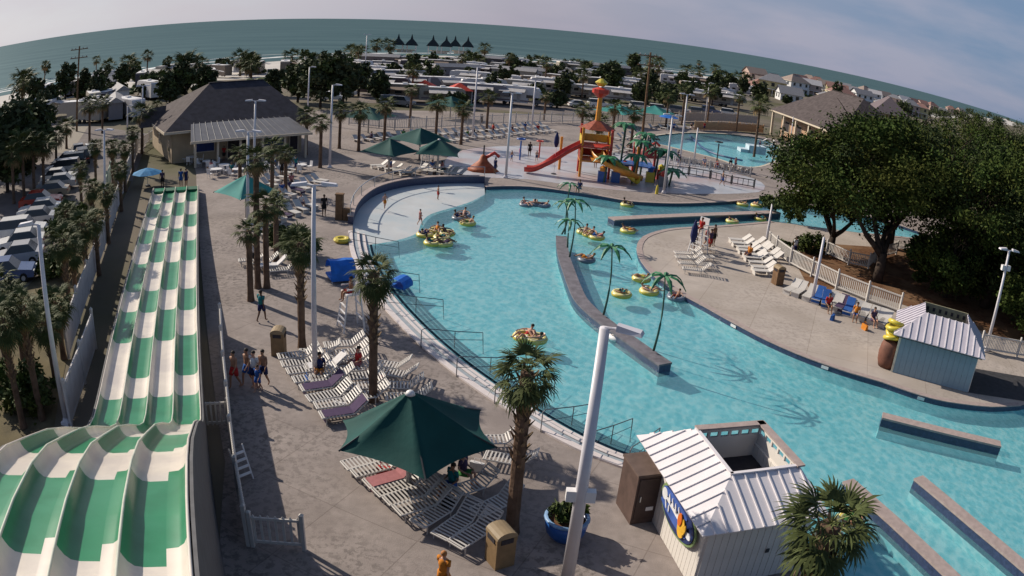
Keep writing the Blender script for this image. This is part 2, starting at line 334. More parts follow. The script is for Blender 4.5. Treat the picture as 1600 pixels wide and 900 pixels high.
def smoothline(pts, k=4, closed=False):           # Catmull-Rom through 2-D/3-D points
    out = []; n = len(pts); P = [Vector(p) for p in pts]
    rng = n if closed else n-1
    for i in range(rng):
        p0 = P[(i-1) % n] if closed or i > 0 else P[0]; p1 = P[i]; p2 = P[(i+1) % n]; p3 = P[(i+2) % n] if closed or i+2 < n else P[-1]
        for j in range(k):
            t = j/k; out.append(.5*((2*p1)+(p2-p0)*t+(2*p0-5*p1+4*p2-p3)*t*t+(3*p1-p0-3*p2+p3)*t**3))
    if not closed: out.append(P[-1])
    return out
def offset(pl, d):                                # shift an open polyline to its left by d
    out = []
    for i, p in enumerate(pl):
        a = pl[max(i-1, 0)]; b = pl[min(i+1, len(pl)-1)]; t = Vector((b[0]-a[0], b[1]-a[1], 0)).normalized()
        out.append(Vector((p[0]-t.y*d, p[1]+t.x*d, p[2] if len(p) > 2 else 0)))
    return out
def px(pts, z=0): return [G(p[0], p[1], z) for p in pts]
# ------------------------------------------------------------------ land, sea, beach
shore_px = [(60,128),(130,118),(205,110),(290,98),(370,92),(460,86),(560,83),(630,81),(700,81),(780,84),(860,92),(930,97),(1000,105),(1075,111),(1150,120),(1225,131),(1300,143),(1400,155),(1470,167)]
shore = [G(*p) for p in shore_px]
shore = [Vector((-420, -60, 0)), Vector((-300, 60, 0)), Vector((-205, 150, 0))] + shore[1:] + [Vector((1500, 2000, 0)), Vector((2600, 3600, 0))]
shore = smoothline(shore, 3)
dune = offset(shore, -80)
land = [(p.x, p.y) for p in dune] + [(4000, 2500), (4000, -300), (-420, -300)]
# pool outline (rim), beach outline, second pool
pool_n = px([(760,292),(795,291),(830,292),(865,296),(900,301),(940,307),(980,314),(1020,317),(1060,318),(1100,317),(1140,315),(1195,309)])
pool_far = [Vector((34, 76, 0)), Vector((40, 74, 0)), Vector((43, 70.5, 0)), Vector((40, 67.5, 0)), Vector((33, 66.5, 0))]
pool_pen = px([(1205,346),(1160,350),(1120,353),(1080,355),(1050,357),(1025,362),(1005,370),(996,382),(996,395),(1003,410),(1018,428),(1040,445),(1070,463),(1100,479),(1130,496),(1165,515),(1200,533),(1245,553),(1290,570),(1335,585),(1380,598),(1420,612),(1460,624),(1500,631),(1550,636),(1595,634)])
pool_e = [Vector((31, 30.5, 0)), Vector((40, 30, 0)), Vector((46, 22, 0)), Vector((44, 8, 0)), Vector((30, 2, 0)), Vector((14, 5, 0))]
pool_s = [Vector((10.6, 12.0, 0)), Vector((10.3, 16.5, 0)), Vector((9.7, 20.4, 0)), Vector((9.3, 22.7, 0)), Vector((7.2, 23.6, 0)), Vector((5.2, 24.4, 0))]
west_px = [(985,729),(940,713),(880,685),(820,650),(760,612),(700,568),(645,520),(597,468),(568,425),(554,390),(551,362)]
pool_w = px(west_px)
beachwall = px([(551,350),(556,333),(568,317),(588,303),(615,294),(650,288),(700,285),(757,285)])
wcurve = smoothline(pool_w, 3)
pool_outline = smoothline(pool_n, 2) + pool_far + smoothline(pool_pen, 2) + pool_e + pool_s + wcurve + smoothline(beachwall, 2)
pool_outline = [(p.x, p.y) for p in pool_outline]
p2_px = [(1008,215),(1030,210),(1070,207),(1120,208),(1165,212),(1200,219),(1222,232),(1225,245),(1205,256),(1180,262),(1150,258),(1120,248),(1080,238),(1040,228),(1012,222)]
pool2 = [(p.x, p.y) for p in smoothline(px(p2_px), 3, True)]
# paved area of the water park
deck_out = [(-9, -6), (-5.5, 8), (-9.6, 21.4), (-20, 43.5), (-31.5, 68), (-47, 98), (-40, 118), (-20, 124), (8, 134), (40, 140), (62, 128), (66, 104), (54, 84), (46, 62), (49, 52), (52, 30), (56, -6)]
gs = MB(); gs.sheet([land, deck_out], -.05, ground_m); struct('ground', gs)
bs = MB()
n = len(shore)
def resample_(pl, n):
    pl = [p for p in pl if -260 < p.x < 700]; d = [0]
    for a, b in zip(pl, pl[1:]): d.append(d[-1]+(b-a).length)
    out = []
    for i in range(n):
        t = d[-1]*i/(n-1); k = 0
        while k < len(d)-2 and d[k+1] < t: k += 1
        out.append(pl[k].lerp(pl[k+1], (t-d[k])/max(1e-6, d[k+1]-d[k])))
    return out
vs = []
for p, q in zip(dune, offset(shore, 6)): vs += [(p.x, p.y, -.05), (q.x, q.y, -1.6)]
bs.add(vs, [(2*i, 2*i+1, 2*i+3, 2*i+2) for i in range(n-1)], sand_m); o = struct('beach', bs)
foam_m = mat('surf_foam', (.62, .63, .63), .8, .2, var=.2, scale=.05)
for k_, (d_, w_) in enumerate(((9, 4.5), (19, 2.2), (31, 1.4))):
    q = MB(); a_ = resample_(shore, 260); rr = random.Random(k_); vs = []; ph = rr.random()*6
    for i_, (p, t_) in enumerate(zip(offset(a_, d_), offset(a_, d_+w_))):
        j_ = 1.6*sin(i_*.55+ph)+rr.uniform(-.8, .8); e_ = (t_-p).normalized(); vs += [(p.x+e_.x*j_, p.y+e_.y*j_, -1.27), (t_.x+e_.x*(j_*1.3+rr.uniform(-.6, .9)*w_*.4), t_.y+e_.y*(j_*1.3), -1.27)]
    q.add(vs, [(2*i, 2*i+1, 2*i+3, 2*i+2) for i in range(259) if k_ == 0 or (sin(i*.21+k_*2)+sin(i*.083)) > -.2], foam_m); struct('surf', q)
sea = MB(); R = 60000
ring = [(R*cos(2*pi*k/96), R*sin(2*pi*k/96), -1.3) for k in range(96)]
sea.add(ring, [tuple(range(96))], sea_m); struct('sea', sea)
dk = MB(); dk.sheet([deck_out, pool_outline, pool2], 0, deck_m); struct('pool_deck', dk)
# low dune scrub along the beach
sc = MB()
for i in range(500):
    t = random.random()*(len(dune)-2); k = int(t); a = dune[k].lerp(dune[k+1], t-k)
    if a.y > 900 or a.x < -190: continue
    a = a+Vector((random.gauss(0, 7), -abs(random.gauss(0, 7))-3, 0)); r = random.uniform(.5, 1.3)
    sc.ball((a.x, a.y, r*.3), (r*1.5, r*1.2, r*.8), shrub_m, 6, 4)
tag(sc.build('dune_scrub'), 'low dark scrub on the dunes along the beach', 'scrub', kind='stuff')
# splash pad: pale wet surface
sp = px([(697,262),(700,245),(722,235),(770,229),(830,228),(900,232),(960,238),(1020,245),(1080,255),(1140,268),(1190,285),(1185,300),(1100,303),(1000,300),(900,290),(820,280),(740,276)])
spo = [(p.x, p.y) for p in smoothline(sp, 3, True)]
splash_m = mat('splash_pad_concrete', (.42, .43, .46), .35, .5, var=.12, scale=.5, col2=(.42, .34, .34), c2scale=.15)
m = MB(); m.sheet([spo], .008, splash_m); struct('splash_pad', m)
# ------------------------------------------------------------------ pool shells
WL = -.28
def skirt(mb, loop, z0, z1, m, closed=True, flip=False):
    n = len(loop); vs = []
    for p in loop: vs += [(p[0], p[1], z0), (p[0], p[1], z1)]
    r = n if closed else n-1
    mb.add(vs, [((2*i, 2*i+1, (2*i+3) % (2*n), (2*i+2) % (2*n)) if not flip else (2*i, (2*i+2) % (2*n), (2*i+3) % (2*n), 2*i+1)) for i in range(r)], m)
fl = MB(); fl.sheet([pool_outline], -.90, plaster_m); skirt(fl, pool_outline, -.90, -.30, plaster_m); struct('pool_floor', fl)
tl = MB(); skirt(tl, [(p[0], p[1]) for p in pool_outline], -.30, -.015, bluetile_m)
struct('pool_wall', tl)
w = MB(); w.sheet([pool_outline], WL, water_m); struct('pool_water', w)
fl = MB(); fl.sheet([pool2], -1.2, plaster_m); skirt(fl, pool2, -1.2, -.02, bluetile_m); struct('pool_floor', fl)
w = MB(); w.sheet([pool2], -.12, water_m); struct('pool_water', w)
def ribbon(mb, line, d0, d1, z0, z1, m, closed=False, side=None):
    a = offset(line, d0); b = offset(line, d1); n = len(a); vs = []
    for p, q in zip(a, b): vs += [(p.x, p.y, z0), (q.x, q.y, z0), (q.x, q.y, z1), (p.x, p.y, z1)]
    fs = []
    for i in range(n-1):
        o = 4*i; fs += [(o+3, o+7, o+6, o+2), (o, o+3, o+7, o+4)[::-1], (o+1, o+2, o+6, o+5), (o, o+1, o+5, o+4)]
    fs += [(0, 1, 2, 3), (4*n-4, 4*n-3, 4*n-2, 4*n-1)[::-1]]
    mb.add(vs, fs, m); return mb
cop = MB()
Nn = [Vector((p[0], p[1], 0)) for p in pool_outline]
north = smoothline(pool_n, 2); pen = smoothline(pool_pen, 2)
ribbon(cop, north+pool_far, -.03, .42, -.012, .035, cope_m)
ribbon(cop, pen, -.03, .40, -.012, .035, cope_m)
ribbon(cop, pool_s[:-1], -.03, .35, -.012, .035, cope_m)
struct('pool_coping', cop)
cop = MB(); l2 = [Vector((p[0], p[1], 0)) for p in pool2]; l2.append(l2[0]); ribbon(cop, l2, -.4, .03, -.012, .03, mat('cream_coping', (.52, .47, .38), .7), ); struct('pool_coping', cop)
# depth marks: small white tiles let into the navy band
for i, (q, t) in enumerate([((1160,508),0),((1287,567),0),((1441,622),0)]):
    k = min(range(len(pen)), key=lambda j: (pen[j]-G(*q)).length); a, b = pen[k], pen[min(k+1, len(pen)-1)]
    ang = atan2(b.y-a.y, b.x-a.x); m = MB(); m.box((0, 0, 0), (.42, .02, .16), white_m)
    nn = Vector((sin(ang), -cos(ang), 0))
    if nn.y > 0: nn = -nn
    o = m.build('depth_mark_tile', loc=a+nn*.03+Vector((0, 0, -.15)), rz=ang)
    tag(o, 'white depth mark tile let into the navy pool edge, %s from the palm island' % ORD[i], 'tile', 'depth mark tiles on the pool edge')
# ------------------------------------------------------------------ zero-entry beach with its curved wall
bw = smoothline(beachwall, 3)
wat = smoothline(px([(555,380),(598,376),(636,369),(658,360),(663,346),(676,332),(708,322),(738,312),(758,300)]), 3)
def resample(pl, n):
    d = [0]
    for a, b in zip(pl, pl[1:]): d.append(d[-1]+(b-a).length)
    out = []
    for i in range(n):
        t = d[-1]*i/(n-1); k = 0
        while k < len(d)-2 and d[k+1] < t: k += 1
        out.append(pl[k].lerp(pl[k+1], (t-d[k])/max(1e-6, d[k+1]-d[k])))
    return out
A = resample(bw, 30); B = resample(wat, 30)
bm_ = MB(); vs = []; K = 7
for a, b in zip(A, B):
    e = b+(b-a).normalized()*.9 if (b-a).length > .1 else b
    for j in range(K):
        t = j/(K-2)
        if j < K-1: p = a.lerp(b, t); z = -.10-(.19*t)
        else: p = e; z = -1.0
        vs.append((p.x, p.y, z))
bm_.add(vs, [(i*K+j, (i+1)*K+j, (i+1)*K+j+1, i*K+j+1) for i in range(29) for j in range(K-1)], mat('beach_entry_floor', (.50, .52, .53), .6, .3, var=.08, scale=.8, col2=(.42, .47, .50), c2scale=.4))
struct('pool_entry_ramp', bm_)
wl_ = MB(); ribbon(wl_, bw, -.02, .35, -.3, .55, bluetile_m); w_o = wl_.build('curved_wall')
tag(w_o, 'curved navy tiled wall around the shallow end of the pool', 'wall')
m = MB(); ribbon(m, bw, -.06, .42, .552, .62, cope_m); m.build('wall_cap', w_o)
rail = empty('safety_rail', bw[12], label='long white safety rail on top of the curved navy wall', cat='railing')
rl = [p-bw[12] for p in offset(bw, .2)]; m = MB()
m.tube([p+Vector((0, 0, 1.45)) for p in rl], .04, metal_m, 5); m.build('top_rail', rail)
for i in range(0, len(rl), 3):
    m = MB(); m.tube([rl[i]+Vector((0, 0, .6)), rl[i]+Vector((0, 0, 1.43))], .03, metal_m, 5); m.build('post', rail)
# ------------------------------------------------------------------ steps down into the water along the west side
sl = resample(wcurve, 60)
stairs = empty('entry_steps', sl[30], label='long curved flight of pool steps with pale nosings along the sun deck', cat='steps')
for i in range(6):
    z = .05-.155*i
    m = MB(); ribbon(m, [p-sl[30] for p in sl], -.02-.42*(i+1), -.02-.42*i+.01, -.895, min(z-.03, -.02), step_m); st = m.build('step', stairs)
    m = MB(); ribbon(m, [p-sl[30] for p in sl], -.02-.42*(i+1)-.015, -.02-.42*(i+1)+.15, z-.05, z-.02, nosing_m if i < 2 else stepdark_m); m.build('nosing', st)
m = MB(); ribbon(m, [p-sl[30] for p in sl], .02, .32, .002, .09, nosing_m); m.build('top_kerb', stairs)
rail_m = mat('brushed_rail', (.16, .17, .19), .35, .5, .5, var=.1)
def handrail():
    r = empty('handrail', (0, 0, 0), label='x', cat='handrail', group='steel handrails across the pool steps')
    m = MB(); m.tube([(-.35, 0, 0), (-.35, 0, .88), (-.2, 0, .95), (1.5, 0, .55), (3.0, 0, .25), (3.1, 0, -.9)], .024, rail_m, 5); m.build('rail', r)
    for x, z in ((1.45, .55),):
        m = MB(); m.tube([(x, 0, -.9), (x, 0, z)], .022, rail_m, 5); m.build('post', r)
    m = MB(); m.tube([(-.35, 0, .45), (1.45, 0, .12), (3.05, 0, -.15)], .016, rail_m, 4); m.build('lower_rail', r)
    return r
hr = handrail()
for i, q in enumerate([(990,728),(930,705),(855,668),(790,628),(722,585),(668,540),(612,485),(580,440),(556,385)]):
    k = min(range(len(sl)), key=lambda j: (sl[j]-G(*q)).length); a = sl[max(k-1, 0)]; b = sl[min(k+1, 59)]; t = (b-a).normalized()
    nn = Vector((t.y, -t.x, 0))
    o = hr if i == 0 else clone(hr)
    o.location = sl[k]+Vector((0, 0, .0)); o.rotation_euler.z = atan2(nn.y, nn.x)
    o['label'] = 'slim dark handrail running into the pool, %s from the white kiosk' % ORD[i]
# ------------------------------------------------------------------ palm island and lane dividers
def divider(name, line, w, top, label, topm, sidem, cat='pool divider'):
    m = MB(); a = offset(line, w/2); b = offset(line, -w/2)
    pts = [(p.x, p.y) for p in a]+[(p.x, p.y) for p in b[::-1]]
    c = (line[len(line)//2].x, line[len(line)//2].y)
    pts = [(p[0]-c[0], p[1]-c[1]) for p in pts]
    m.prism(pts, -.5, top-.10, sidem); m.prism([(p[0]*.999, p[1]*.999) for p in pts], -.89, -.5, plaster_m)
    o = m.build(name, loc=(c[0], c[1], 0)); tag(o, label, cat)
    m = MB()
    m.prism([(p[0]*1.0, p[1]) for p in [(q.x-c[0], q.y-c[1]) for q in offset(line, w/2+.04)]+[(q.x-c[0], q.y-c[1]) for q in offset(line, -w/2-.04)][::-1]], top-.098, top, topm)
    m.build('coping', o); return o
isl = smoothline(px([(877,370),(878,385),(882,405),(889,425),(897,447),(907,468),(925,487),(950,507),(985,532),(1015,553),(1040,570)], .1), 3)
divider('palm_island', isl, .72, .16, 'long curved dark planter wall island in the middle of the pool', wallgrey_m, bluetile_m, 'island')
divider('divider_wall', px([(955,343),(1010,340),(1080,337),(1140,335),(1215,332)], .1), .9, .2, 'straight divider wall splitting the far channel behind the sun deck', cope_m, bluetile_m)
divider('divider_wall', px([(1378,651),(1470,674),(1563,696)], .1), .55, .2, 'short pink topped divider wall in the pool below the right kiosk', cope_m, bluetile_m)
divider('divider_wall', px([(1324,753),(1400,820),(1490,905),(1560,975)], .1), .55, .2, 'long pink topped divider wall nearest the bushy palm', cope_m, bluetile_m)
divider('divider_wall', px([(1434,748),(1520,820),(1620,905),(1700,975)], .1), .55, .2, 'long pink topped divider wall at the right edge of the pool', cope_m, bluetile_m)
# ------------------------------------------------------------------ parking lot, campground roads, grass
def patch(name, pts, z, m, raw=False):
    q = pts if raw else [(p.x, p.y) for p in px(pts)]
    s_ = MB(); s_.sheet([q], z, m); return struct(name, s_)
patch('parking_lot', [(-40, 22), (-24, 34), (-36, 62), (-50, 92), (-84, 110), (-110, 70), (-70, 15)], -.036, asph_m, True)
patch('bare_verge', [(-24, 4), (-16, 18), (-22, 30), (-30, 48), (-37, 64), (-41, 62), (-31, 42), (-27, 24), (-30, 4)], -.028, grass_m, True)
patch('road', [(600,112),(1200,150),(1180,158),(700,128),(590,122)], -.034, asph_m)
patch('road', [(560,160),(1000,190),(1180,200),(1170,192),(1000,175),(560,145)], -.038, asph_m)
patch('road', [(60,235),(115,180),(150,180),(110,240)], -.03, mat('pale_lane', (.24, .21, .17), .9, var=.15))
pb = [(p.x, p.y) for p in smoothline(pool_pen, 2)]+[(31, 30.6), (52, 30.2), (49, 52), (46, 62), (33, 66.3)]
patch('sun_deck', pb, .005, deck2_m, True)
patch('shaded_ground', [(20, 46), (23.5, 48.6), (36, 39), (54, 34), (70, 60), (46, 64), (24, 60), (21, 52)], .012, mulch_m, True)
patch('planting_bed', [(7.4, 13.5), (9.9, 13.2), (9.8, 16.6), (7.7, 16.0)], .006, mulch_m, True)
# ================================================================== racer slide
P0 = Vector((-10.24, 21.2, 0)); SDIR = (Vector((-27.4, 59.5, 0))-P0).normalized(); SN = Vector((-SDIR.y, SDIR.x, 0))
PROF = [(-24, 12.9), (-22.5, 11.8), (-21, 10.6), (-19.5, 9.5), (-18, 8.8), (-16, 8.45), (-14.1, 8.12), (-12.4, 7.72), (-10.9, 7.2), (-9.3, 6.45), (-7, 5.35), (-4.8, 4.15), (-2.4, 2.75), (-1, 2.05), (.2, 1.72), (1.6, 1.55), (3, 1.45), (10, 1.2), (20, .85), (31, .55), (43, .3)]
def sz(s):
    for (a, za), (b, zb) in zip(PROF, PROF[1:]):
        if s <= b: return za+(zb-za)*max(0, (s-a))/(b-a)
    return PROF[-1][1]
YS = [(300, 42.2), (350, 31.2), (400, 23.2), (450, 15.6), (520, 9.6), (560, 6.3), (620, 2.7), (655, .6)]
def ys(y):
    for (a, sa), (b, sb) in zip(YS, YS[1:]):
        if y <= b: return sa+(sb-sa)*(y-a)/(b-a)
    return YS[-1][1]
LW = 1.03
slide = empty('racing_slide', P0+Vector((0, 0, 0)), label='four lane racing slide with green and white checkered panels running down to the deck', cat='water slide')
def lane_z(u):   # u in 0..1 across a lane: channel with a raised round ridge at each side
    return .33*(abs(2*u-1)**6)
def panel(name, lane, s0, s1, m, st=(0, 0)):
    m_ = MB()
    for U, a_, b_ in (([0, .04, .10, .20, .38], st[0], st[1]), ([.38, .70, .84, .92, .97, 1], 0, 0)): strip(m_, U, lane, s0+a_, s1+b_, m)
    return m_.build(name, slide, smooth=True)
def strip(m_, U, lane, s0, s1, m):
    n = max(2, int((s1-s0)/.55)+1); vs = []
    cuts = sorted(set([s0, s1]+[p[0] for p in PROF if s0 < p[0] < s1]+[s0+(s1-s0)*i/n for i in range(n+1)]))
    for s_ in cuts:
        z = sz(s_)
        for u in U:
            p = SDIR*s_+SN*((lane+u)*LW+.0); vs.append((p.x, p.y, z+lane_z(u)-.02))
    K = len(U); m_.add(vs, [(i*K+j, i*K+j+1, (i+1)*K+j+1, (i+1)*K+j) for i in range(len(cuts)-1) for j in range(K-1)], m)
T24 = [302, 321, 344, 362, 385, 417, 450, 490, 537, 597, 625]          # lanes in phase: second and fourth (from the right: 4=0)
def lane_cuts(lane):
    c = [-24, -15.4, -12.4, -10.2, -6.2, -2.2, .1, 2.4]; cols = ['w', 'g', 'w', 'g', 'w', 'g', 'g', None]
    segs = [(-24, -19.4, 'g'), (-19.4, -15.4, 'w'), (-15.4, -12.4, 'g'), (-12.4, -10.1, 'w'), (-10.1, -6.6, 'g'), (-6.6, -3.2, 'w'), (-3.2, -.4, 'g' if lane % 2 else 'w'), (-.4, 2.5, 'g')]
    ph = lane % 2
    if ph: ylist = [(302, 'w'), (320, 'g'), (341, 'w'), (362, 'g'), (385, 'w'), (415, 'g'), (450, 'w'), (487, 'g'), (536, 'w'), (622, None)]
    else: ylist = [(300, 'g'), (319, 'w'), (340, 'g'), (360, 'w'), (384, 'g'), (414, 'w'), (450, 'g'), (490, 'w'), (530, 'g'), (592, 'w'), (622, None)]
    for (ya, ca), (yb, _) in zip(ylist, ylist[1:]):
        a, b = ys(yb), ys(ya)
        if yb == 622: a = 2.5
        segs.append((a, b, ca))
    return segs
for lane in range(4):                      # lane 0 is the right-hand one
    for a, b, c in lane_cuts(lane):
        k = 1 if a < -5 else 0
        da = (.18*(lane-1.5) if k else 0)
        if a > 2.4: c = {'g': 'g', 'w': 'w'}[c]
        a2 = a+(da if a > -24 else 0); b2 = b+(da if b < -6.5 else 0)
        if lane == 3 and c == 'w' and -7 < a < -6: pass
        near = lambda q: .5 if -16 < q < -8 else 0
        panel('green_panel' if c == 'g' else 'white_panel', lane, a2, b2, green_m if c == 'g' else swhite_m, (near(a), near(b)))
for j in range(5):                         # pale ridge caps between the lanes
    m = MB(); pts = []
    for s_ in sorted(set([p[0] for p in PROF]+[i*1.0 for i in range(-23, 43)])):
        p = SDIR*s_+SN*(j*LW); pts.append(Vector((p.x, p.y, sz(s_)+.31)))
    m.tube(pts, .028, swhite_m if j in (0, 4) else mat('ridge_cap', (.50, .52, .44), .4, var=.1), 6); m.build('lane_ridge', slide, smooth=True)
for side in (0, 4*LW):                     # dark skirt boards along both sides, taken to the ground to shade the walkway
    m = MB(); vs = []; ss = sorted(set([p[0] for p in PROF]+[i*1.5 for i in range(-15, 28)]))
    sg = -1 if side == 0 else 1
    for s_ in ss:
        p = SDIR*s_+SN*(side+sg*.05); z = sz(s_)
        vs += [(p.x, p.y, z+.31), (p.x, p.y, 0), (p.x+SN.x*sg*.06, p.y+SN.y*sg*.06, 0), (p.x+SN.x*sg*.06, p.y+SN.y*sg*.06, z+.31)]
    K = 4; m.add(vs, [(i*K+j, i*K+(j+1) % K, (i+1)*K+(j+1) % K, (i+1)*K+j) for i in range(len(ss)-1) for j in range(K)], mat('slide_skirt', (.10, .10, .105), .6, .3, var=.2))
    m.build('side_skirt', slide)
for s_ in (-21, -17.5, -14, -10.5, -7, -3.5):
    for u in (.15, 4*LW-.15):
        p = SDIR*s_+SN*u; m = MB(); m.tube([(p.x, p.y, 0), (p.x, p.y, sz(s_)-.1)], .11, metal_m, 8); m.build('support_post', slide)
    m = MB(); a = SDIR*s_+SN*.0; b = SDIR*s_+SN*4*LW; m.tube([(a.x, a.y, sz(s_)-.16), (b.x, b.y, sz(s_)-.16)], .08, metal_m, 6); m.build('cross_beam', slide)
m = MB(); a = P0+SDIR*43; 
for k in range(4):
    p = SDIR*(42.6)+SN*((k+.5)*LW); m.box((p.x, p.y, .34), (LW*.96, 1.2, .34), green_m if k % 2 else mat('dark_green_mat', (.02, .10, .06)), rz=atan2(SN.y, SN.x))
m.build('run_out_stop', slide)
def slide_pt(s_, lane): p = P0+SDIR*s_+SN*lane*LW; return Vector((p.x, p.y, sz(s_)))

# ================================================================== fences
def picket_fence(line, h, label, cat='fence', real=True, gap=.13, pm=vinyl_m, post_every=2.4, solid=False, group=None, name='picket_fence', pw=.075):
    """line: 3-D points on the ground. Pickets are single parts when real, else one joined part."""
    base = line[0].copy(); r = empty(name, base, label=label, cat=cat, group=group)
    segs = [(a, b) for a, b in zip(line, line[1:])]
    L_ = sum((b-a).length for a, b in segs)
    pts = resample(line, max(2, int(L_/post_every)+1))
    postm = MB(); postm.box((0, 0, h*.53), (.12, .12, h*1.06), pm); postm.lathe([(.10, h*1.06), (.10, h*1.08), (.0, h*1.14)], pm, 4); pmesh = postm.mesh('post')
    for p in pts: put('post', pmesh, r, p-base)
    pk = MB(); pk.box((0, 0, h*.52), (pw, .025, h*.84), pm); pk.lathe([(pw*.66, 0), (.001, .07)], pm, 4, (0, 0, h*.94)); pkm = pk.mesh('picket')
    allp = MB()
    for a, b in zip(pts, pts[1:]):
        d = b-a; l = d.length; ang = atan2(d.y, d.x); c = (a+b)/2-base
        if solid:
            m = MB(); m.box((0, 0, h*.50), (l-.14, .035, h*.78), pm); o = m.build('panel', r, loc=c, rz=ang)
            for zz in (h*.94, h*.08): m = MB(); m.box((0, 0, zz), (l-.12, .07, .10), pm); m.build('rail', r, loc=c, rz=ang)
            continue
        m = MB(); m.box((0, 0, 0), (l-.13, .05, .09), pm); me_ = m.mesh('rail')
        for zz in (h*.90, h*.18): put('rail', me_, r, c+Vector((0, 0, zz)), ang)
        nk = int((l-.15)/gap)
        for k in range(nk):
            t = -l/2+.12+(l-.24)*k/max(1, nk-1); q = c+Vector((cos(ang)*t+sin(ang)*.0, sin(ang)*t, 0)); q += Vector((-sin(ang), cos(ang), 0))*.036
            if real: put('picket', pkm, r, q, ang)
            else: allp.M = Matrix.Translation(q) @ Matrix.Rotation(ang, 4, 'Z'); allp.box((0, 0, h*.52), (.07, .02, h*.84), pm)
    if not real and not solid:
        o = allp.build('pickets', r); o['kind'] = 'stuff'
    return r
lfence = px([(108,560),(126,500),(146,440),(163,390),(180,340),(193,300),(206,262),(214,238)])
picket_fence(lfence, 1.9, 'tall grey privacy fence left of the racing slide', solid=True, pm=greyfence_m, post_every=4.2, name='privacy_fence')
picket_fence(px([(112,665),(133,600),(150,545)]), 1.9, 'short run of privacy fence beside the near palms, left of the slide', solid=True, pm=greyfence_m, post_every=2.5, name='privacy_fence')
picket_fence(px([(163,322),(172,288),(180,258)]), 1.9, 'far green tinted privacy fence by the parking lot', solid=True, pm=mat('green_panel_paint', (.28, .36, .30), .7), post_every=4, name='privacy_fence')
wf = [Vector(p) for p in ((-13.9, 32.2, 0), (-12.2, 28.2, 0), (-10.3, 23.9, 0), (-8.9, 20.6, 0), (-7.3, 17.1, 0))]
picket_fence(wf, 1.45, 'white picket fence between the racing slide and the walkway', gap=.135, pw=.115)
picket_fence([Vector((-7.15, 17.1, 0)), Vector((-5.55, 17.35, 0))], 1.25, 'white picket gate at the foot of the walkway, bottom left', 'gate', gap=.19, post_every=1.6, name='picket_gate')
picket_fence([Vector((-10.3, 23.9, 0)), Vector((-11.6, 23.4, 0))], 1.15, 'short white picket gate against the slide skirt', 'gate', gap=.17, post_every=1.3, name='picket_gate')
pf = px([(1196,382),(1212,398),(1236,416),(1262,430),(1292,446),(1322,459),(1352,471),(1384,482),(1404,490)])
picket_fence(smoothline(pf, 2), 1.35, 'curved white picket fence behind the loungers under the oaks', real=False, gap=.15)
picket_fence(px([(1530,548),(1560,553),(1600,560),(1640,566)]), 1.25, 'white picket fence right of the far kiosk', real=False, gap=.13)
bf = px([(1290,398),(1318,412),(1352,424),(1372,405),(1400,398)], 0)
picket_fence(bf, 1.2, 'second white fence behind the oak trunks', real=False, gap=.15)
picket_fence(px([(1040,270),(1090,275),(1150,290),(1178,294)]), 1.0, 'dark railed fence between the splash pad and the channel', real=False, gap=.5, pm=dark_m, post_every=2.5, name='railing')
picket_fence(px([(1045,258),(1085,262),(1130,268),(1172,276)]), 1.15, 'white picket fence south of the round pool', real=False, gap=.3)
picket_fence(px([(545,195),(620,203),(700,200),(790,194),(870,192),(960,190),(1060,192)]), 1.6, 'long pale fence behind the splash pad', real=False, gap=.22)
picket_fence(px([(1060,190),(1130,190),(1185,194)]), 1.9, 'cream panel fence behind the round pool', solid=True, pm=mat('cream_panel', (.50, .42, .35), .8), post_every=3.5, name='privacy_fence')
picket_fence(px([(1085,203),(1150,205),(1192,208)]), 1.6, 'orange tan fence close behind the round pool', solid=True, pm=mat('orange_tan_panel', (.48, .30, .17), .8), post_every=3, name='privacy_fence')
picket_fence(px([(215,235),(235,222),(252,208)]), 1.4, 'low pale fence left of the dark roofed pavilion', real=False, gap=.2)
# loading ladder leaning against the near fence
lad = empty('step_rail', G(386, 752), rz=.9, label='small white step rail beside the picket fence', cat='step rail')
for x in (-.28, .28):
    m = MB(); m.tube([(x, 0, 0), (x, .55, 1.15)], .03, white_m, 6); m.build('side_rail', lad)
for k in range(4):
    m = MB(); t = .2+.2*k; m.box((0, .55*t, 1.15*t), (.54, .12, .03), white_m); m.build('rung', lad)

# ================================================================== light poles
def pole_meshes(h):
    m = MB(); m.tube([(0, 0, 0), (0, 0, h)], [.135, .085], pole_m, 10); a = m.mesh('shaft', True)
    m = MB(); m.box((0, 0, .07), (.42, .42, .14), pole_m); m.lathe([(.2, .14), (.15, .3)], pole_m, 8); b = m.mesh('base_plate')
    return a, b
hm = MB(); hm.tube([(0, 0, .06), (.35, 0, .10)], .035, pole_m, 6); armm = hm.mesh('arm')
hm = MB(); hm.hexa([(.3, -.12, 0), (.95, -.17, 0), (.95, .17, 0), (.3, .12, 0)], [(.3, -.10, .16), (.9, -.13, .09), (.9, .13, .09), (.3, .10, .16)], pole_m); hm.box((.65, 0, -.006), (.45, .2, .012), mat('lamp_glass', (.5, .5, .45), .2)); headm = hm.mesh('lamp_head')
def light_pole(b, t, label, heads=(0, pi), rz=0, base=None, h=None, extras=None, thick=1):
    if base is None:
        if b: base, h = HB(b, t)
        else: base = G(t[0], t[1], h); base.z = 0
    r = empty('light_pole', base, rz, label, 'light pole', 'white light poles around the water park')
    a, bb = pole_meshes(h); put('shaft', a, r, sc=(thick, thick, 1)); put('base_plate', bb, r)
    for ang in heads: put('arm', armm, r, (0, 0, h-.06), ang); put('lamp_head', headm, r, (0, 0, h), ang)
    if extras:
        for z, ang in extras:
            m = MB(); m.box((.26, 0, 0), (.28, .22, .34), white_m); m.tube([(0, 0, 0), (.2, 0, 0)], .03, pole_m, 5); put('speaker', m.mesh('speaker'), r, (0, 0, z), ang)
    return r
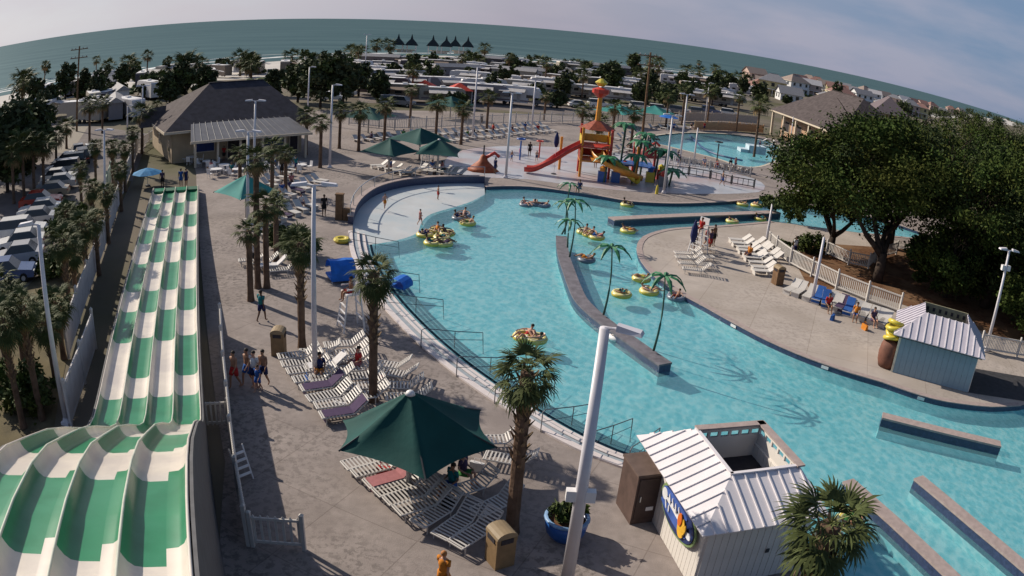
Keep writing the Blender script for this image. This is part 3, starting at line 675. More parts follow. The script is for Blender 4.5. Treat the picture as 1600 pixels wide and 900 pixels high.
light_pole(None, (945, 512), 'closest tall light pole, rising between the planter and the white kiosk', (-.35,), 0, h=8.2, extras=[(3.35, 0), (3.35, pi), (3.6, pi/2)], thick=1.5)
light_pole((493, 590), (487, 290), 'tall light pole standing in the row of loungers left of the pool', (0.2, pi+.2), extras=None)
light_pole((388, 372), (391, 206), 'light pole with twin heads beside the teal umbrella', (0, pi))
light_pole((397, 300), (397, 158), 'light pole with twin heads in front of the dark roofed pavilion', (0, pi))
light_pole((105, 662), (57, 352), 'leaning looking light pole at the far left near the parked cars', (pi+.3,))
light_pole((515, 262), (519, 133), 'light pole right of the dark roofed pavilion', (0,))
light_pole((790, 278), (796, 145), 'light pole on the edge of the splash pad', (0, pi))
light_pole((1037, 302), (1049, 180), 'light pole at the pool edge near the channel mouth', (0, pi))
light_pole((1061, 262), (1075, 148), 'light pole between the splash pad and the round pool', (0, pi))
light_pole((1540, 547), (1572, 390), 'light pole behind the far kiosk, under the dark oaks', (0, pi), extras=[(5.6, 0), (5.6, pi)])
light_pole((1268, 472), (1293, 372), 'short light pole rising from the row of fence loungers', ())
light_pole((1196, 386), (1203, 318), 'short light pole at the corner of the curved picket fence', ())
light_pole((480, 192), (477, 105), 'distant light pole behind the pavilion roof', (0,))
light_pole((569, 130), (572, 54), 'distant light pole whose head stands out against the sea', (0, pi))
light_pole((222, 238), (219, 135), 'light pole at the far end of the privacy fence', (0, pi))
light_pole((166, 335), (170, 203), 'light pole on the left behind the privacy fence', (0, pi))
light_pole((199, 215), (197, 166), 'thin light pole among the trailers on the left', (0,))
light_pole((830, 208), (833, 125), 'light pole behind the splash pad, left of the spray tower', (0, pi))
light_pole((738, 218), (743, 105), 'light pole behind the splash pad near the palms', (0,))
light_pole((1234, 228), (1238, 182), 'short light pole at the corner of the brown roofed bath house', ())
light_pole((1101, 196), (1110, 130), 'distant light pole behind the round pool', (0,))
light_pole((1084, 255), (1093, 200), 'white pole at the near edge of the round pool', ())
def utility(b, t, label, arms=2):
    base, h = HB(b, t); r = empty('utility_pole', base, 0.2, label, 'utility pole')
    m = MB(); m.tube([(0, 0, 0), (0, 0, h)], [.2, .13], wood_m, 8); m.build('shaft', r)
    for k in range(arms):
        m = MB(); m.box((0, 0, h-.5-1.3*k), (3.2, .14, .14), wood_m)
        m.build('crossarm', r)
        for x in (-1.4, -.7, .7, 1.4): q = MB(); q.lathe([(.06, 0), (.09, .12), (.04, .22)], mat('insulator', (.25, .26, .28), .3), 6, (x, 0, h-.43-1.3*k)); q.build('insulator', r)
    return r
utility((120, 205), (124, 72), 'wooden utility pole with crossarms at the far left', 2)
utility((1001, 235), (1003, 80), 'tall brown utility pole left of the round pool', 2)
# ================================================================== palms (fan palms)
def fan_leaf(seed, big=1.0, dry=False):
    rnd = random.Random(seed); m = MB(); mm = frondry_m if dry else frond_m
    L1 = 1.05*big; bend = rnd.uniform(.25, .55); pts = []
    for i in range(4):
        t = i/3; pts.append(Vector((L1*t, 0, -bend*.35*t*t*L1)))
    m.tube(pts, [.03, .025, .02, .015], mat('palm_stalk', (.16, .17, .06), .6), 3)
    tip = pts[-1]; nseg = 15
    for k in range(nseg):
        a = (-1+2*k/(nseg-1))*1.75; l = (1.15-.22*abs(a))*big*rnd.uniform(.85, 1.1)
        d = Vector((cos(a), sin(a), 0)); wv = Vector((-sin(a), cos(a), 0)); drop = rnd.uniform(.35, .75)+bend*.4
        prev = None; vs = []
        for j, (t, w) in enumerate(((0, .015), (.4, .055), (.75, .04), (1, .004))):
            c = tip+d*l*t*(1-.15*t*drop)+Vector((0, 0, .10*sin(t*2.2)-drop*l*.55*t*t+.02*(k % 2)))
            vs += [c-wv*w*big, c+wv*w*big]
        m.add(vs, [(2*j, 2*j+1, 2*j+3, 2*j+2) for j in range(3)], mm)
    return m.mesh('frond')
FAN = [fan_leaf(i) for i in range(3)]; FAND = [fan_leaf(9, 1.0, True)]
def crown_joined(seed, n=26, big=1.0):
    rnd = random.Random(seed); m = MB()
    for i in range(n):
        src = FAN[i % 3] if i > n*.16 else FAND[0]
        t = i/n; el = radians(-55+125*t); az = i*2.39996+rnd.uniform(-.2, .2); s_ = big*rnd.uniform(.85, 1.1)*(.85 if t > .8 else 1)
        M = Matrix.Rotation(az, 4, 'Z') @ Matrix.Rotation(-el, 4, 'Y') @ Matrix.Scale(s_, 4)
        base = len(m.v)
        for v in src.vertices: m.v.append(tuple(M @ v.co))
        for p in src.polygons: m.f.append(tuple(a+base for a in p.vertices)); m.mi.append(m.mid(src.materials[p.material_index]))
    return m.mesh('crown')
CROWN = [crown_joined(i) for i in range(4)]
def trunk_mesh(h, r=.17, lean=0, boots=0, seed=0):
    rnd = random.Random(seed); m = MB(); pts = []; rs = []; n = max(5, int(h/.35))
    for i in range(n+1):
        t = i/n; pts.append(Vector((lean*t*t*h, .3*lean*sin(t*3), h*t))); rs.append(r*(1.35 if t < .04 else 1.05-.12*t)*(1+.07*(i % 2)))
    m.tube(pts, rs, trunk_m, 9)
    return m.mesh('trunk', False), pts
def boot_mesh(h, r, n0, seed):
    m = MB(); rnd = random.Random(seed)
    for i in range(n0):
        z = h*(1-.55*i/n0)-.1; a = i*2.39996; d = Vector((cos(a), sin(a), 0)); w = Vector((-sin(a), cos(a), 0))
        b = d*r*.7+Vector((0, 0, z)); t = d*(r+.16)+Vector((0, 0, z+.26)); m.add([b-w*.08, b+w*.08, t+w*.035, t-w*.035, b-w*.06-Vector((0, 0, .08)), b+w*.06-Vector((0, 0, .08))], [(0, 1, 2, 3), (4, 3, 2, 5), (4, 0, 3), (5, 2, 1)], boot_m)
    return m.mesh('boots')
npalm = 0
def palm(b, t, label, near=False, big=1.0, group=None, base=None, h=None, boots=True, cr=None, lean=0, rr=.17, sc=None):
    global npalm; npalm += 1; rnd = random.Random(npalm)
    if base is None: base, h = HB(b, t)
    h = max(1.2, h); r = empty('palm_tree', base, rnd.uniform(0, 6), label, 'palm tree', group or 'palm trees of the water park')
    tm, pts = trunk_mesh(h, rr, lean, seed=npalm); put('trunk', tm, r)
    if boots and near: put('boots', boot_mesh(h, rr, 54, npalm), r)
    top = pts[-1]
    if near:
        n = 44
        for i in range(n):
            t_ = i/n; el = radians(-72+135*t_); az = i*2.39996+rnd.uniform(-.25, .25)
            me = FAND[0] if i < 7 else FAN[rnd.randrange(3)]
            o = put('frond', me, r, top+Vector((0, 0, -.25+.3*t_))); o.rotation_euler = (rnd.uniform(-.2, .2), -el, az); s_ = big*rnd.uniform(.85, 1.15)*(.8 if t_ > .85 else 1); o.scale = (s_,)*3
    else:
        o = put('crown', CROWN[npalm % 4], r, top, rnd.uniform(0, 6), big)
    return r
palm((583, 627), (581, 425), 'tall fan palm between the loungers and the pool steps, in front of the blue tarp', True, .54)
palm((799, 832), (826, 580), 'tall fan palm just behind the brown litter bin', True, .55, rr=.2)
palm(None, None, 'big bushy fan palm at the bottom right corner of the white kiosk', True, .78, base=Vector((8.35, 14.2, 0)), h=4.5, rr=.3)
palm((472, 543), (463, 378), 'fan palm left of the light pole, beside the near loungers', True, .55)
mp_ = [((403,450),(403,248),'slim palm rising past the walkway between two light poles',.75),((417,450),(414,320),'short slim palm in the shady cluster by the walkway',.8),((425,318),(424,226),'palm in front of the pavilion porch',.7),
 ((446,300),(444,240),'young palm right of the pavilion porch',.7),((560,236),(558,172),'palm left of the two small green canopies',.95),((600,226),(598,163),'palm behind the small green canopies',.95),((640,200),(641,140),'slim palm by the fence behind the canopies',.8),
 ((680,226),(681,160),'palm right behind the green canopy peak',1.0),((720,226),(721,168),'palm at the left rim of the splash pad',.95),((478,242),(478,180),'palm at the right end of the pavilion porch',.9),
 ((905,240),(905,170),'palm behind the orange spray tower',.9),((930,245),(932,190),'real palm right of the spray tower',1.1),((955,230),(956,165),'palm among the far loungers right of the spray tower',1.0),((850,188),(852,150),'young palm behind the splash pad fence',.8),
 ((1104,200),(1108,140),'palm behind the round pool, near the cream fence',1.3),((1178,245),(1182,160),'palm at the right rim of the round pool',1.3),((1040,200),(1041,148),'palm left of the blue umbrella',1.1),((958,145),(960,112),'bushy palm among the trailers, centre',1.6),
 ((985,235),(988,175),'palm beside the tall utility pole',1.0),((1020,300),(1022,290),'x',.1)]
for b, t, l, s_ in mp_[:-1]: palm(b, t, l, False, s_*.85)
# left side rows
lp = [((37,668),(22,490),'near palm at the far left edge below the parked cars',.6),((66,655),(62,470),'palm trunk beside the left light pole',.5),((16,600),(14,440),'palm at the left frame edge',.7),((112,500),(92,372),'palm midway along the privacy fence',.62),
 ((138,452),(118,350),'palm between the parking lot and the fence',.6),((150,410),(143,290),'slim palm behind the middle of the privacy fence',.45),((178,318),(181,226),'palm by the far end of the privacy fence',.5),((196,300),(200,228),'palm near the blue umbrella at the slide end',.5),((100,560),(93,470),'short palm below the left light pole',.6)]
for b, t, l, s_ in lp: palm(b, t, l, True, s_, rr=.15)
for i, (b, t) in enumerate([((22,318),(20,238)),((38,312),(37,222)),((54,308),(53,224)),((69,303),(68,226)),((88,260),(86,212)),((104,232),(103,196)),((140,232),(140,162)),((222,240),(221,175)),((160,208),(160,160))]):
    palm(b, t, '%s palm from the left in the row along the campground lane' % ORD[i], False, .95, 'palms along the campground lane')
ex = [((190,330),(196,262),.5),((170,380),(160,300),.5),((155,430),(140,340),.5),((120,470),(104,390),.55),((88,600),(78,500),.55),((52,600),(48,500),.55),((128,330),(130,262),.5),((150,290),(152,226),.5),((208,270),(211,205),.5),((245,215),(246,165),.6),((110,420),(96,330),.5),((36,560),(34,455),.5)]
for i, (b, t, s_) in enumerate(ex): palm(b, t, 'slim palm, %s of the dozen scattered between the privacy fence and the parked cars' % ORD[i], True, s_, 'slim palms between fence and parking lot', rr=.14)
ex = [((392,470),(390,360),'slim palm at the walkway beside the light pole foot',.5),((432,410),(431,320),'slim palm right of the shady cluster',.5),((375,300),(376,238),'palm left of the porch tables',.6),((500,262),(501,190),'palm near the right end of the pavilion',.7),((530,232),(530,172),'palm right of the pavilion beyond the light pole',.75),((760,205),(761,150),'palm between the two light poles behind the splash pad',.8),((1065,195),(1066,140),'palm behind the bright blue parasol',.9),((1150,205),(1152,150),'palm behind the round pool near the tan fence',.9)]
for b, t, l, s_ in ex: palm(b, t, l, False, s_)
far = [(35,118,45,3.2),(168,98,24,2.2),(200,92,30,2.6),(250,118,26,2),(290,92,40,3.2),(375,85,34,2.4),(392,92,34,2.4),(455,84,28,2.4),(480,88,26,2.4),(512,90,28,2.5),(548,76,20,2.6),(563,78,22,2.6),(588,66,16,2.6),(607,66,16,2.8),(757,72,14,2.6),(748,92,16,2.4),
 (735,85,20,2.4),(840,92,22,2.4),(898,97,14,2.2),(916,100,20,2.3),(989,88,22,2.8),(1018,90,22,2.8),(1030,94,16,2.6),(1117,104,16,2.6),(1135,116,20,2.4),(1155,116,22,2.8),(1166,122,18,2.6),(945,105,16,2.4),(1072,106,18,2.6),(1092,108,18,2.6),(1000,110,26,2.4)]
for i, (x, y, hp, s_) in enumerate(far):
    b = (x, y+hp); g = G(*b)
    if g.y > 500 or g.y < 0: continue
    base, h = HB(b, (x, y)); h = min(h, 12)
    palm(None, None, '%s palm from the left in the distant line before the sea' % ORD[i], False, s_*.8, 'distant palms before the sea', base=base, h=h*.82, rr=.3)
# painted metal palms on the island
def fake_palm(b, t, label, bend=.4, s=1.0):
    base, h = HB(b, t); base = Vector((base.x, base.y, .28)); h -= .28
    tp = G(t[0], t[1], h+.28)-base; r = empty('metal_palm', base, 0, label, 'metal palm', 'painted metal palms on the palm island')
    d = Vector((cos(bend*9), sin(bend*9)*.4, 0))
    pts = [Vector((0, 0, 0))+d*bend*sin(t_/8*pi)*.9+Vector((0, 0, h*t_/8)) for t_ in range(9)]
    m = MB(); m.tube(pts, [.065-.004*i for i in range(9)], mat('painted_dark_trunk', (.05, .10, .08), .5), 8); m.build('trunk', r, True)
    lf = MB(); 
    vs = []; prof = [(0, .03, 0), (.3, .10, .08), (.65, .13, .02), (.95, .08, -.2), (1.15, .01, -.48)]
    for x, w, z in prof: vs += [(x, -w, z-.05), (x, 0, z+.02), (x, w, z-.05)]
    lf.add(vs, [(3*i+j, 3*i+j+1, 3*i+j+4, 3*i+j+3) for i in range(4) for j in range(2)], fakeleaf_m); lm = lf.mesh('leaf')
    for k in range(7): put('leaf', lm, r, pts[-1], k*2*pi/7+bend, s)
fake_palm((1020, 556), (1041, 432), 'painted metal palm at the near end of the palm island', -.5)
fake_palm((942, 499), (942, 384), 'painted metal palm bending over the middle of the palm island', .55)
fake_palm((886, 393), (904, 346), 'small painted metal palm leaning toward the channel', .2, .9)
fake_palm((889, 408), (884, 312), 'tall painted metal palm in the far cluster on the island', -.25)
fake_palm((877, 372), (872, 315), 'left painted metal palm at the far tip of the island', -.35, .8)
fake_palm((882, 372), (880, 286), 'tallest painted metal palm at the far tip of the island', .2, .8)

# ================================================================== leafy trees
def leaf_crown(name, parent, centre, rad, nclump, per, leaf, mats, seed, flat=.6, hollow=.35):
    rnd = random.Random(seed); V = []; F = []; MI = []
    for c in range(nclump):
        while True:
            p = Vector((rnd.uniform(-1, 1), rnd.uniform(-1, 1), rnd.uniform(-1, 1)))
            if hollow < p.length < 1: break
        p = p*(1+.12*rnd.gauss(0, 1)); cc = Vector((centre[0]+p.x*rad[0], centre[1]+p.y*rad[1], centre[2]+p.z*rad[2]))
        cr = rnd.uniform(.6, 1.3)*rad[0]*(.17 if flat == .6 else .20); mi = 0 if rnd.random() < .7 else 1
        for k in range(per):
            q = cc+Vector((rnd.gauss(0, 1)*cr*.6, rnd.gauss(0, 1)*cr*.6, rnd.gauss(0, 1)*cr*.6*flat))
            a = Vector((rnd.gauss(0, 1), rnd.gauss(0, 1), rnd.gauss(0, .6))).normalized(); b = a.cross(Vector((rnd.gauss(0, 1), rnd.gauss(0, 1), rnd.gauss(0, 1)))).normalized()
            l = leaf*rnd.uniform(.6, 1.3); o = len(V); V += [tuple(q-a*l), tuple(q+b*l*.5), tuple(q+a*l), tuple(q-b*l*.5)]; F.append((o, o+1, o+2, o+3)); MI.append(mi)
    me = bpy.data.meshes.new(name); me.from_pydata(V, [], F)
    for m_ in mats: me.materials.append(m_)
    me.polygons.foreach_set('material_index', MI); me.update()
    o = bpy.data.objects.new(name, me); C.objects.link(o); o.parent = parent; return o
def limb(m, p, d, l, r, depth, rnd, mt):
    pts = [p]; rs = [r]; q = p.copy(); dd = d.normalized()
    for i in range(4):
        dd = (dd+Vector((rnd.gauss(0, .16), rnd.gauss(0, .16), rnd.uniform(-.02, .14)))).normalized(); q = q+dd*l/4; pts.append(q.copy()); rs.append(r*(1-.16*(i+1)))
    m.tube(pts, rs, mt, 7 if depth < 2 else 5)
    if depth < 3:
        for k in range(3 if depth else 2):
            a = rnd.uniform(0, 2*pi); nd = (dd+Vector((cos(a), sin(a), rnd.uniform(-.1, .5)))*.75).normalized(); limb(m, pts[rnd.choice((2, 3, 4))], nd, l*.72, r*.55, depth+1, rnd, mt)
def oak(base, h, R, label, seed, fork=None, dens=1.0, cen=None, trunk_h=None, group='live oaks behind the curved fence', leaf=.155):
    r = empty('oak_tree', base, 0, label, 'oak tree', group); rnd = random.Random(seed); m = MB(); th = trunk_h or h*.22
    m.tube([Vector((0, 0, -.1)), Vector((.05, 0, th*.5)), Vector((.1, .05, th))], [R*.055+.12, R*.045+.08, R*.04+.06], bark_m, 10)
    for k, a in enumerate(fork or (2.6, .4, 4.4, 1.4)):
        limb(m, Vector((.1, .05, th*.85)), Vector((cos(a)*.8, sin(a)*.8, .75)), h*.42, R*.035+.04, 0, rnd, bark_m)
    m.build('trunk', r, True)
    c = cen or (0, 0, h*.66)
    leaf_crown('crown', r, c, (R, R, h*.36), int(118*dens), int(330*dens), leaf, [leafa_m, mat('oak_leaf_dark', (.025, .04, .010), .75, .2, var=.4)], seed)
    return r
g = G(1370, 440)
oak(Vector((g.x, g.y, 0)), 10.2, 7.4, 'large live oak with a forked dark trunk right behind the curved fence', 3, fork=(2.9, 2.2, .6, 1.4), cen=(-.4, 1.2, 8.4))
oak(Vector((36.5, 47, 0)), 12.8, 8.0, 'live oak right of the forked oak, behind the far kiosk', 5, cen=(1, 0, 8.0), trunk_h=2)
oak(Vector((46, 46, 0)), 14.6, 9.0, 'live oak at the right frame edge', 7, cen=(0, 0, 9.3), trunk_h=2)
oak(Vector((34, 62, 0)), 12.8, 8.0, 'live oak behind the forked oak', 9, cen=(0, 0, 7.9), trunk_h=2)
oak(Vector((47, 66, 0)), 12.6, 8.5, 'live oak at the back of the grove', 12, cen=(0, 0, 7.9), trunk_h=2)
oak(Vector((58, 44, 0)), 16.5, 9.0, 'tall live oak cut by the right frame edge', 33, cen=(0, 0, 10.2), trunk_h=2)
oak(Vector((62, 84, 0)), 14, 9, 'live oak behind the grove, in front of the beach houses', 35, cen=(0, 0, 9), trunk_h=2)
oak(Vector((78, 92, 0)), 14, 10, 'farthest live oak of the grove on the right', 36, cen=(0, 0, 9), trunk_h=2)
oak(Vector((25.6, 57, 0)), 9.5, 5.2, 'smaller oak at the left end of the grove, reaching over the channel', 14, cen=(-.6, 0, 6.2), trunk_h=1.8, dens=.8)
oak(Vector((60, 60, 0)), 14.4, 9.0, 'far live oak at the right edge of the grove', 21, cen=(0, 0, 9.3), trunk_h=2)
for k_, (x_, y_, h_, R_, l_) in enumerate(((38, 41.5, 6.6, 4.6, 'low dense oak closing the gap behind the far kiosk'), (45, 38, 6.4, 5.0, 'low dense oak behind the right light pole'), (33.0, 48.5, 5.4, 3.6, 'low dense oak right of the forked trunk'), (52, 36, 8.5, 6.0, 'low dense oak at the right frame edge'), (41, 52, 7.0, 6.0, 'dense oak in the middle of the grove'))):
    oak(Vector((x_, y_, 0)), h_, R_, l_, 60+k_, cen=(0, 0, h_*.50), trunk_h=1, group='low dense oaks', leaf=.17, dens=.8)
def juniper(b, t, label, R, seed, group, dens=.5, leaf=.45, name='evergreen_tree'):
    base, h = HB(b, t); h = min(h, 13); r = empty(name, base, 0, label, 'tree', group); m = MB()
    m.tube([Vector((0, 0, 0)), Vector((.1, 0, h*.6))], [.25, .12], bark_m, 7); m.build('trunk', r)
    leaf_crown('crown', r, (0, 0, h*.60), (R, R, h*.40), int(60*dens*2), int(90*dens), leaf, [leafb_m, shrub_m], seed, flat=1.0, hollow=.2)
    return r
jl = [(1470,185,170,6),(1500,190,172,6),(1530,195,176,6),(1560,198,180,7),(1590,205,178,7),(1515,182,168,5),(1575,190,172,6),(1440,182,168,5),(1545,186,172,5),(1410,178,160,4),(615,128,100,3),(672,118,96,3),(735,135,112,3),(770,150,125,3),(880,150,118,3.5),(940,135,104,4),(1015,150,112,4),(1065,140,112,4),(1085,155,126,4),(1140,140,116,4),(320,150,104,4),(235,150,112,4),(75,185,135,4),(210,128,104,3.4),(1000,168,128,4),(715,168,146,2.6),(870,168,142,3),(290,165,88,4.0),(265,168,110,3.5),(102,158,100,4.6),(38,150,112,4.0),(55,165,122,3.6),(152,165,110,3.4),(190,150,100,3.0),(130,162,105,3.2),(390,120,82,4),(500,170,84,6.5),(535,170,100,5.5),(465,160,100,5),(645,130,84,4.2),(800,118,88,4.0),(955,150,98,4.5),(990,130,80,3.8),
      (1040,170,132,4.0),(1112,165,112,3.6),(1185,168,128,4.2),(1160,150,120,3.2),(1305,170,128,4),(560,150,100,4),(590,160,110,3.4),(745,100,86,3),(700,105,92,2.6),(915,118,96,3),(1230,165,150,3),(430,150,108,3.4),(345,108,92,2.6),(860,130,104,3)]
for i, (x, yb, yt, R) in enumerate(sorted(jl)): R *= (.56 if x < 1400 else 1.4); juniper((x, yb), (x, yt), '%s dark evergreen from the left among the trailers' % ORD[i], R, 40+i, 'dark evergreens among the trailers')
rnd_ = random.Random(31); tl = []
for row_y, x0, x1, n_ in ((104, 470, 1100, 10), (117, 520, 1140, 11), (128, 600, 1160, 10), (141, 600, 1180, 9), (152, 610, 1150, 6), (116, 60, 440, 7), (136, 60, 330, 6), (158, 50, 300, 5)):
    for k_ in range(n_):
        x_ = x0+(x1-x0)*(k_+rnd_.uniform(.1, .9))/n_; y_ = row_y+rnd_.uniform(-4, 4)+(max(0, x_-750)/400)**1.5*14*(row_y > 100)
        tl.append((x_, y_))
for i, (x_, y_) in enumerate(sorted(tl)):
    g_ = G(x_, y_); hh_ = rnd_.uniform(3.0, 6.5); R_ = rnd_.uniform(1.1, 2.4)
    if i % 5 == 0: palm(None, None, '%s slender palm counting across the campground from the left' % ORD[i], False, 1.1, 'palms between the trailers', base=g_, h=hh_+1.5)
    else:
        r = empty('small_tree', g_, 0, '%s small dark tree counting across the campground from the left' % ORD[i], 'tree', 'small trees between the trailers'); m = MB(); m.tube([Vector((0, 0, 0)), Vector((.05, 0, hh_*.6))], [.16, .08], bark_m, 6); m.build('trunk', r)
        leaf_crown('crown', r, (0, 0, hh_*.6), (R_, R_, hh_*.4), 26, 34, .42, [leafb_m, shrub_m], 500+i, flat=1, hollow=.1)
# the big dark mass at the left edge and shrubs
juniper((28, 262), (30, 160), 'large dark tree filling the left frame edge above the parked cars', 4.6, 91, 'left edge trees', 1.0)
juniper((12, 300), (10, 175), 'second dark tree cut by the left frame edge', 3.4, 92, 'left edge trees', 1.0)
def shrub(b, R, label, seed, leaf=.16, h=1.0):
    base = G(*b); r = empty('shrub', base, 0, label, 'shrub', 'shrubs in the park'); m = MB()
    for k in range(4): m.tube([Vector((0, 0, 0)), Vector((cos(k*1.6)*R*.4, sin(k*1.6)*R*.4, h*.6))], [.04, .02], bark_m, 5)
    m.build('stems', r); leaf_crown('foliage', r, (0, 0, h*.55), (R, R, h*.5), 36, 60, leaf, [shrub_m, leafa_m], seed, flat=1, hollow=.1)
for i, (b, R, h, l) in enumerate([((85,430),1.5,1.2,'leafy shrub beside the parked cars'),((60,640),1.2,1.5,'low shrub at the left below the light pole'),((100,380),1.3,1.6,'shrub at the end of the parking row'),((30,620),1.6,1.2,'shrub at the left frame edge'),((1222,396),.8,.9,'shrub inside the curve of the picket fence'),
    ((1262,392),1.4,1.2,'second shrub behind the curved picket fence'),((465,400),1.3,1.5,'green shrub around the palm left of the tall pole'),((445,385),1.2,1.2,'green shrub in the shady cluster'),((110,345),1.6,1.3,'shrub near the dark parked car'),((75,500),1.1,1.3,'shrub among the left palms'),((1235,345),1.6,2.2,'tall shrub at the channel end under the oak'),((1205,330),1.2,1.6,'shrub at the tip of the divider wall')]):
    shrub(b, R, l, 120+i, h=h)
# ================================================================== near kiosk (rotated square hut, mansard roof with an open well)
KC = Vector((6.15, 16.75, 0)); KU = Vector((.975, .222, 0)); KV = Vector((-.222, .975, 0)); KA = atan2(KU.y, KU.x)
kio = empty('refreshment_kiosk', KC, KA, 'white kiosk with a ribbed metal roof and an oval sign', 'kiosk')
KW, KL, EZ = 3.65, 5.1, 2.4
def wallboards(parent, name, p0, p1, z0, z1, m, th=.08, bw=.24, vertical=True):
    a = Vector(p0+(0,)) if len(p0) == 2 else Vector(p0); b = Vector(p1+(0,)) if len(p1) == 2 else Vector(p1); d = b-a; l = d.length; ang = atan2(d.y, d.x); c = (a+b)/2
    q = MB(); q.box((0, 0, (z0+z1)/2), (l, th, z1-z0), m); w_ = q.build(name, parent, loc=c, rz=ang)
    n = int(l/bw); bm = MB(); bm.box((0, 0, (z0+z1)/2), (l/n-.02, th+.04, z1-z0-.02), m); me = bm.mesh('board')
    for i in range(n): put('board', me, w_, (-l/2+l/n*(i+.5), 0, 0))
    return w_
V0 = .25
wallboards(kio, 'wall', (0, V0), (0, KL), 0, EZ, clap_m)
wallboards(kio, 'wall', (0, V0), (KW, V0), 0, EZ, clap_m)
wallboards(kio, 'wall', (KW, V0), (KW, KL), 0, EZ, clap_m)
wallboards(kio, 'wall', (0, KL), (KW, KL), 0, EZ, clap_m)
m = MB(); m.box((KW*.62, V0-.09, 1.15), (.12, .03, .14), dark_m); m.build('lock_box', kio)
TZ = 3.12; T0, T1, TV0, TV1 = 1.2, 3.70, 1.73, 4.47
def roof_face(a, b, c, d, name, nseam):  # a-b eave, d-c top
    a, b, c, d = map(Vector, (a, b, c, d)); nrm = (b-a).cross(d-a).normalized(); m = MB()
    if nrm.z < 0: nrm = -nrm
    t = nrm*.05; m.hexa([a-t, b-t, c-t, d-t], [a, b, c, d], roofw_m); f = m.build(name, kio)
    ru = (b-a); l = ru.length; ru.normalize()
    up = (d-a)-ru*((d-a).dot(ru)); 
    for i in range(1, nseam):
        x = l*i/nseam; q = a+ru*x
        # clip the seam where it meets the hip line on either side
        dx0 = (d-a).dot(ru); dx1 = (c-a).dot(ru); k = 1.0
        if x < dx0: k = x/dx0
        elif x > dx1: k = (l-x)/(l-dx1)
        e_ = q+up*k; s_ = MB(); w = ru*.022; h = nrm*.045
        s_.hexa([q-w, q+w, e_+w, e_-w], [q-w+h, q+w+h, e_+w+h, e_-w+h], roofw_m); s_.build('seam', f)
    return f
roof_face((-.42, KL+.44, EZ), (-.42, -.14, EZ), (T0, TV0, TZ), (T0, TV1, TZ), 'roof_slope', 13)
roof_face((-.42, -.14, EZ), (T1+.35, -.14, EZ), (T1, TV0, TZ), (T0, TV0, TZ), 'roof_slope', 11)
roof_face((T1+.35, KL+.44, EZ), (-.42, KL+.44, EZ), (T0, TV1, TZ), (T1, TV1, TZ), 'roof_slope', 9)
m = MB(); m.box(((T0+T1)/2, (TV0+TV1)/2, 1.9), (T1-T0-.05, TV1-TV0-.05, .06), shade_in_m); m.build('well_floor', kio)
for (a, b) in (((T0+.1, TV1), (T1, TV1)), ((T1, TV0), (T1, TV1))):
    a = Vector((a[0], a[1], 0)); b = Vector((b[0], b[1], 0)); d = b-a; l = d.length; ang = atan2(d.y, d.x); c = (a+b)/2
    m = MB(); m.box((0, 0, 2.36), (l, .08, .86), clap_m); m.box((0, 0, 3.06), (l, .08, .16), clap_m)
    w_ = m.build('screen_wall', kio, loc=c, rz=ang)
    for i in range(7): q = MB(); q.box((-l/2+l*i/6, 0, 2.885), (.10, .075, .19), clap_m); q.build('mullion', w_)
    q = MB(); q.box((0, 0, 3.17), (l+.22, .30, .06), cope_m); q.build('parapet_cap', w_)
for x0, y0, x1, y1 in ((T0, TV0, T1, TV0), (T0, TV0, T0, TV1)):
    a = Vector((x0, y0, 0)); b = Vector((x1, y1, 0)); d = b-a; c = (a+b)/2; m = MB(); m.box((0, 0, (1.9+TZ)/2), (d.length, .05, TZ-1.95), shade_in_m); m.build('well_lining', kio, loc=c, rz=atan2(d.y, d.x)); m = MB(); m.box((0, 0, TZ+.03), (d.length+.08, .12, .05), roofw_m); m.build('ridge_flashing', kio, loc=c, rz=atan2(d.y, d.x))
# oval sign on the west wall, lettering and a yellow splash figure kept abstract
sg = empty('sign', (-.16, 1.95, 1.66), 0); sg.parent = kio
def disc(rx, rz_, x, m, n=26, cy=0, cz=0, th=.03, rot=0):
    q = MB(); pts = []
    for k in range(n):
        a = 2*pi*k/n; y, z = rx*cos(a), rz_*sin(a); pts.append((y*cos(rot)-z*sin(rot)+cy, y*sin(rot)+z*cos(rot)+cz))
    vs = [(x, p[0], p[1]) for p in pts]+[(x-th, p[0], p[1]) for p in pts]
    q.add(vs, [tuple(range(n)), tuple(range(2*n-1, n-1, -1))]+[(i, (i+1) % n, (i+1) % n+n, i+n) for i in range(n)], m); return q
sgn_b = mat('sign_blue', (.06, .12, .40), .4); sgn_g = mat('sign_green', (.20, .28, .12), .5); sgn_n = mat('sign_navy', (.02, .035, .12), .4); sgn_w = mat('sign_white', (.75, .75, .78), .4); sgn_y = mat('sign_yellow', (.80, .45, .04), .4); sgn_o = mat('sign_orange', (.70, .16, .02), .4)
disc(1.42, .74, 0, sgn_g).build('sign_border', sg)
disc(1.30, .64, -.034, sgn_n).build('sign_face', sg)
disc(1.05, .17, -.068, sgn_b, cy=.15, cz=-.22, rot=.05).build('blue_wave', sg); disc(.95, .13, -.068, sgn_b, cy=.2, cz=.30).build('blue_wave', sg)
disc(.85, .07, -.070, sgn_w, cy=.15, cz=.02, rot=.08).build('white_wave', sg); disc(.2, .2, -.072, sgn_w, cy=1.0, cz=.12).build('white_spray', sg)
disc(.26, .34, -.104, sgn_y, cy=-.55, cz=-.12).build('yellow_splash', sg); disc(.14, .22, -.138, sgn_o, cy=-.42, cz=.12).build('orange_splash', sg); disc(.10, .24, -.138, sgn_y, cy=-.78, cz=-.05, rot=.4).build('yellow_splash', sg)
disc(.2, .1, -.07, sgn_w, cy=-1.0, cz=-.1).build('white_spray', sg)
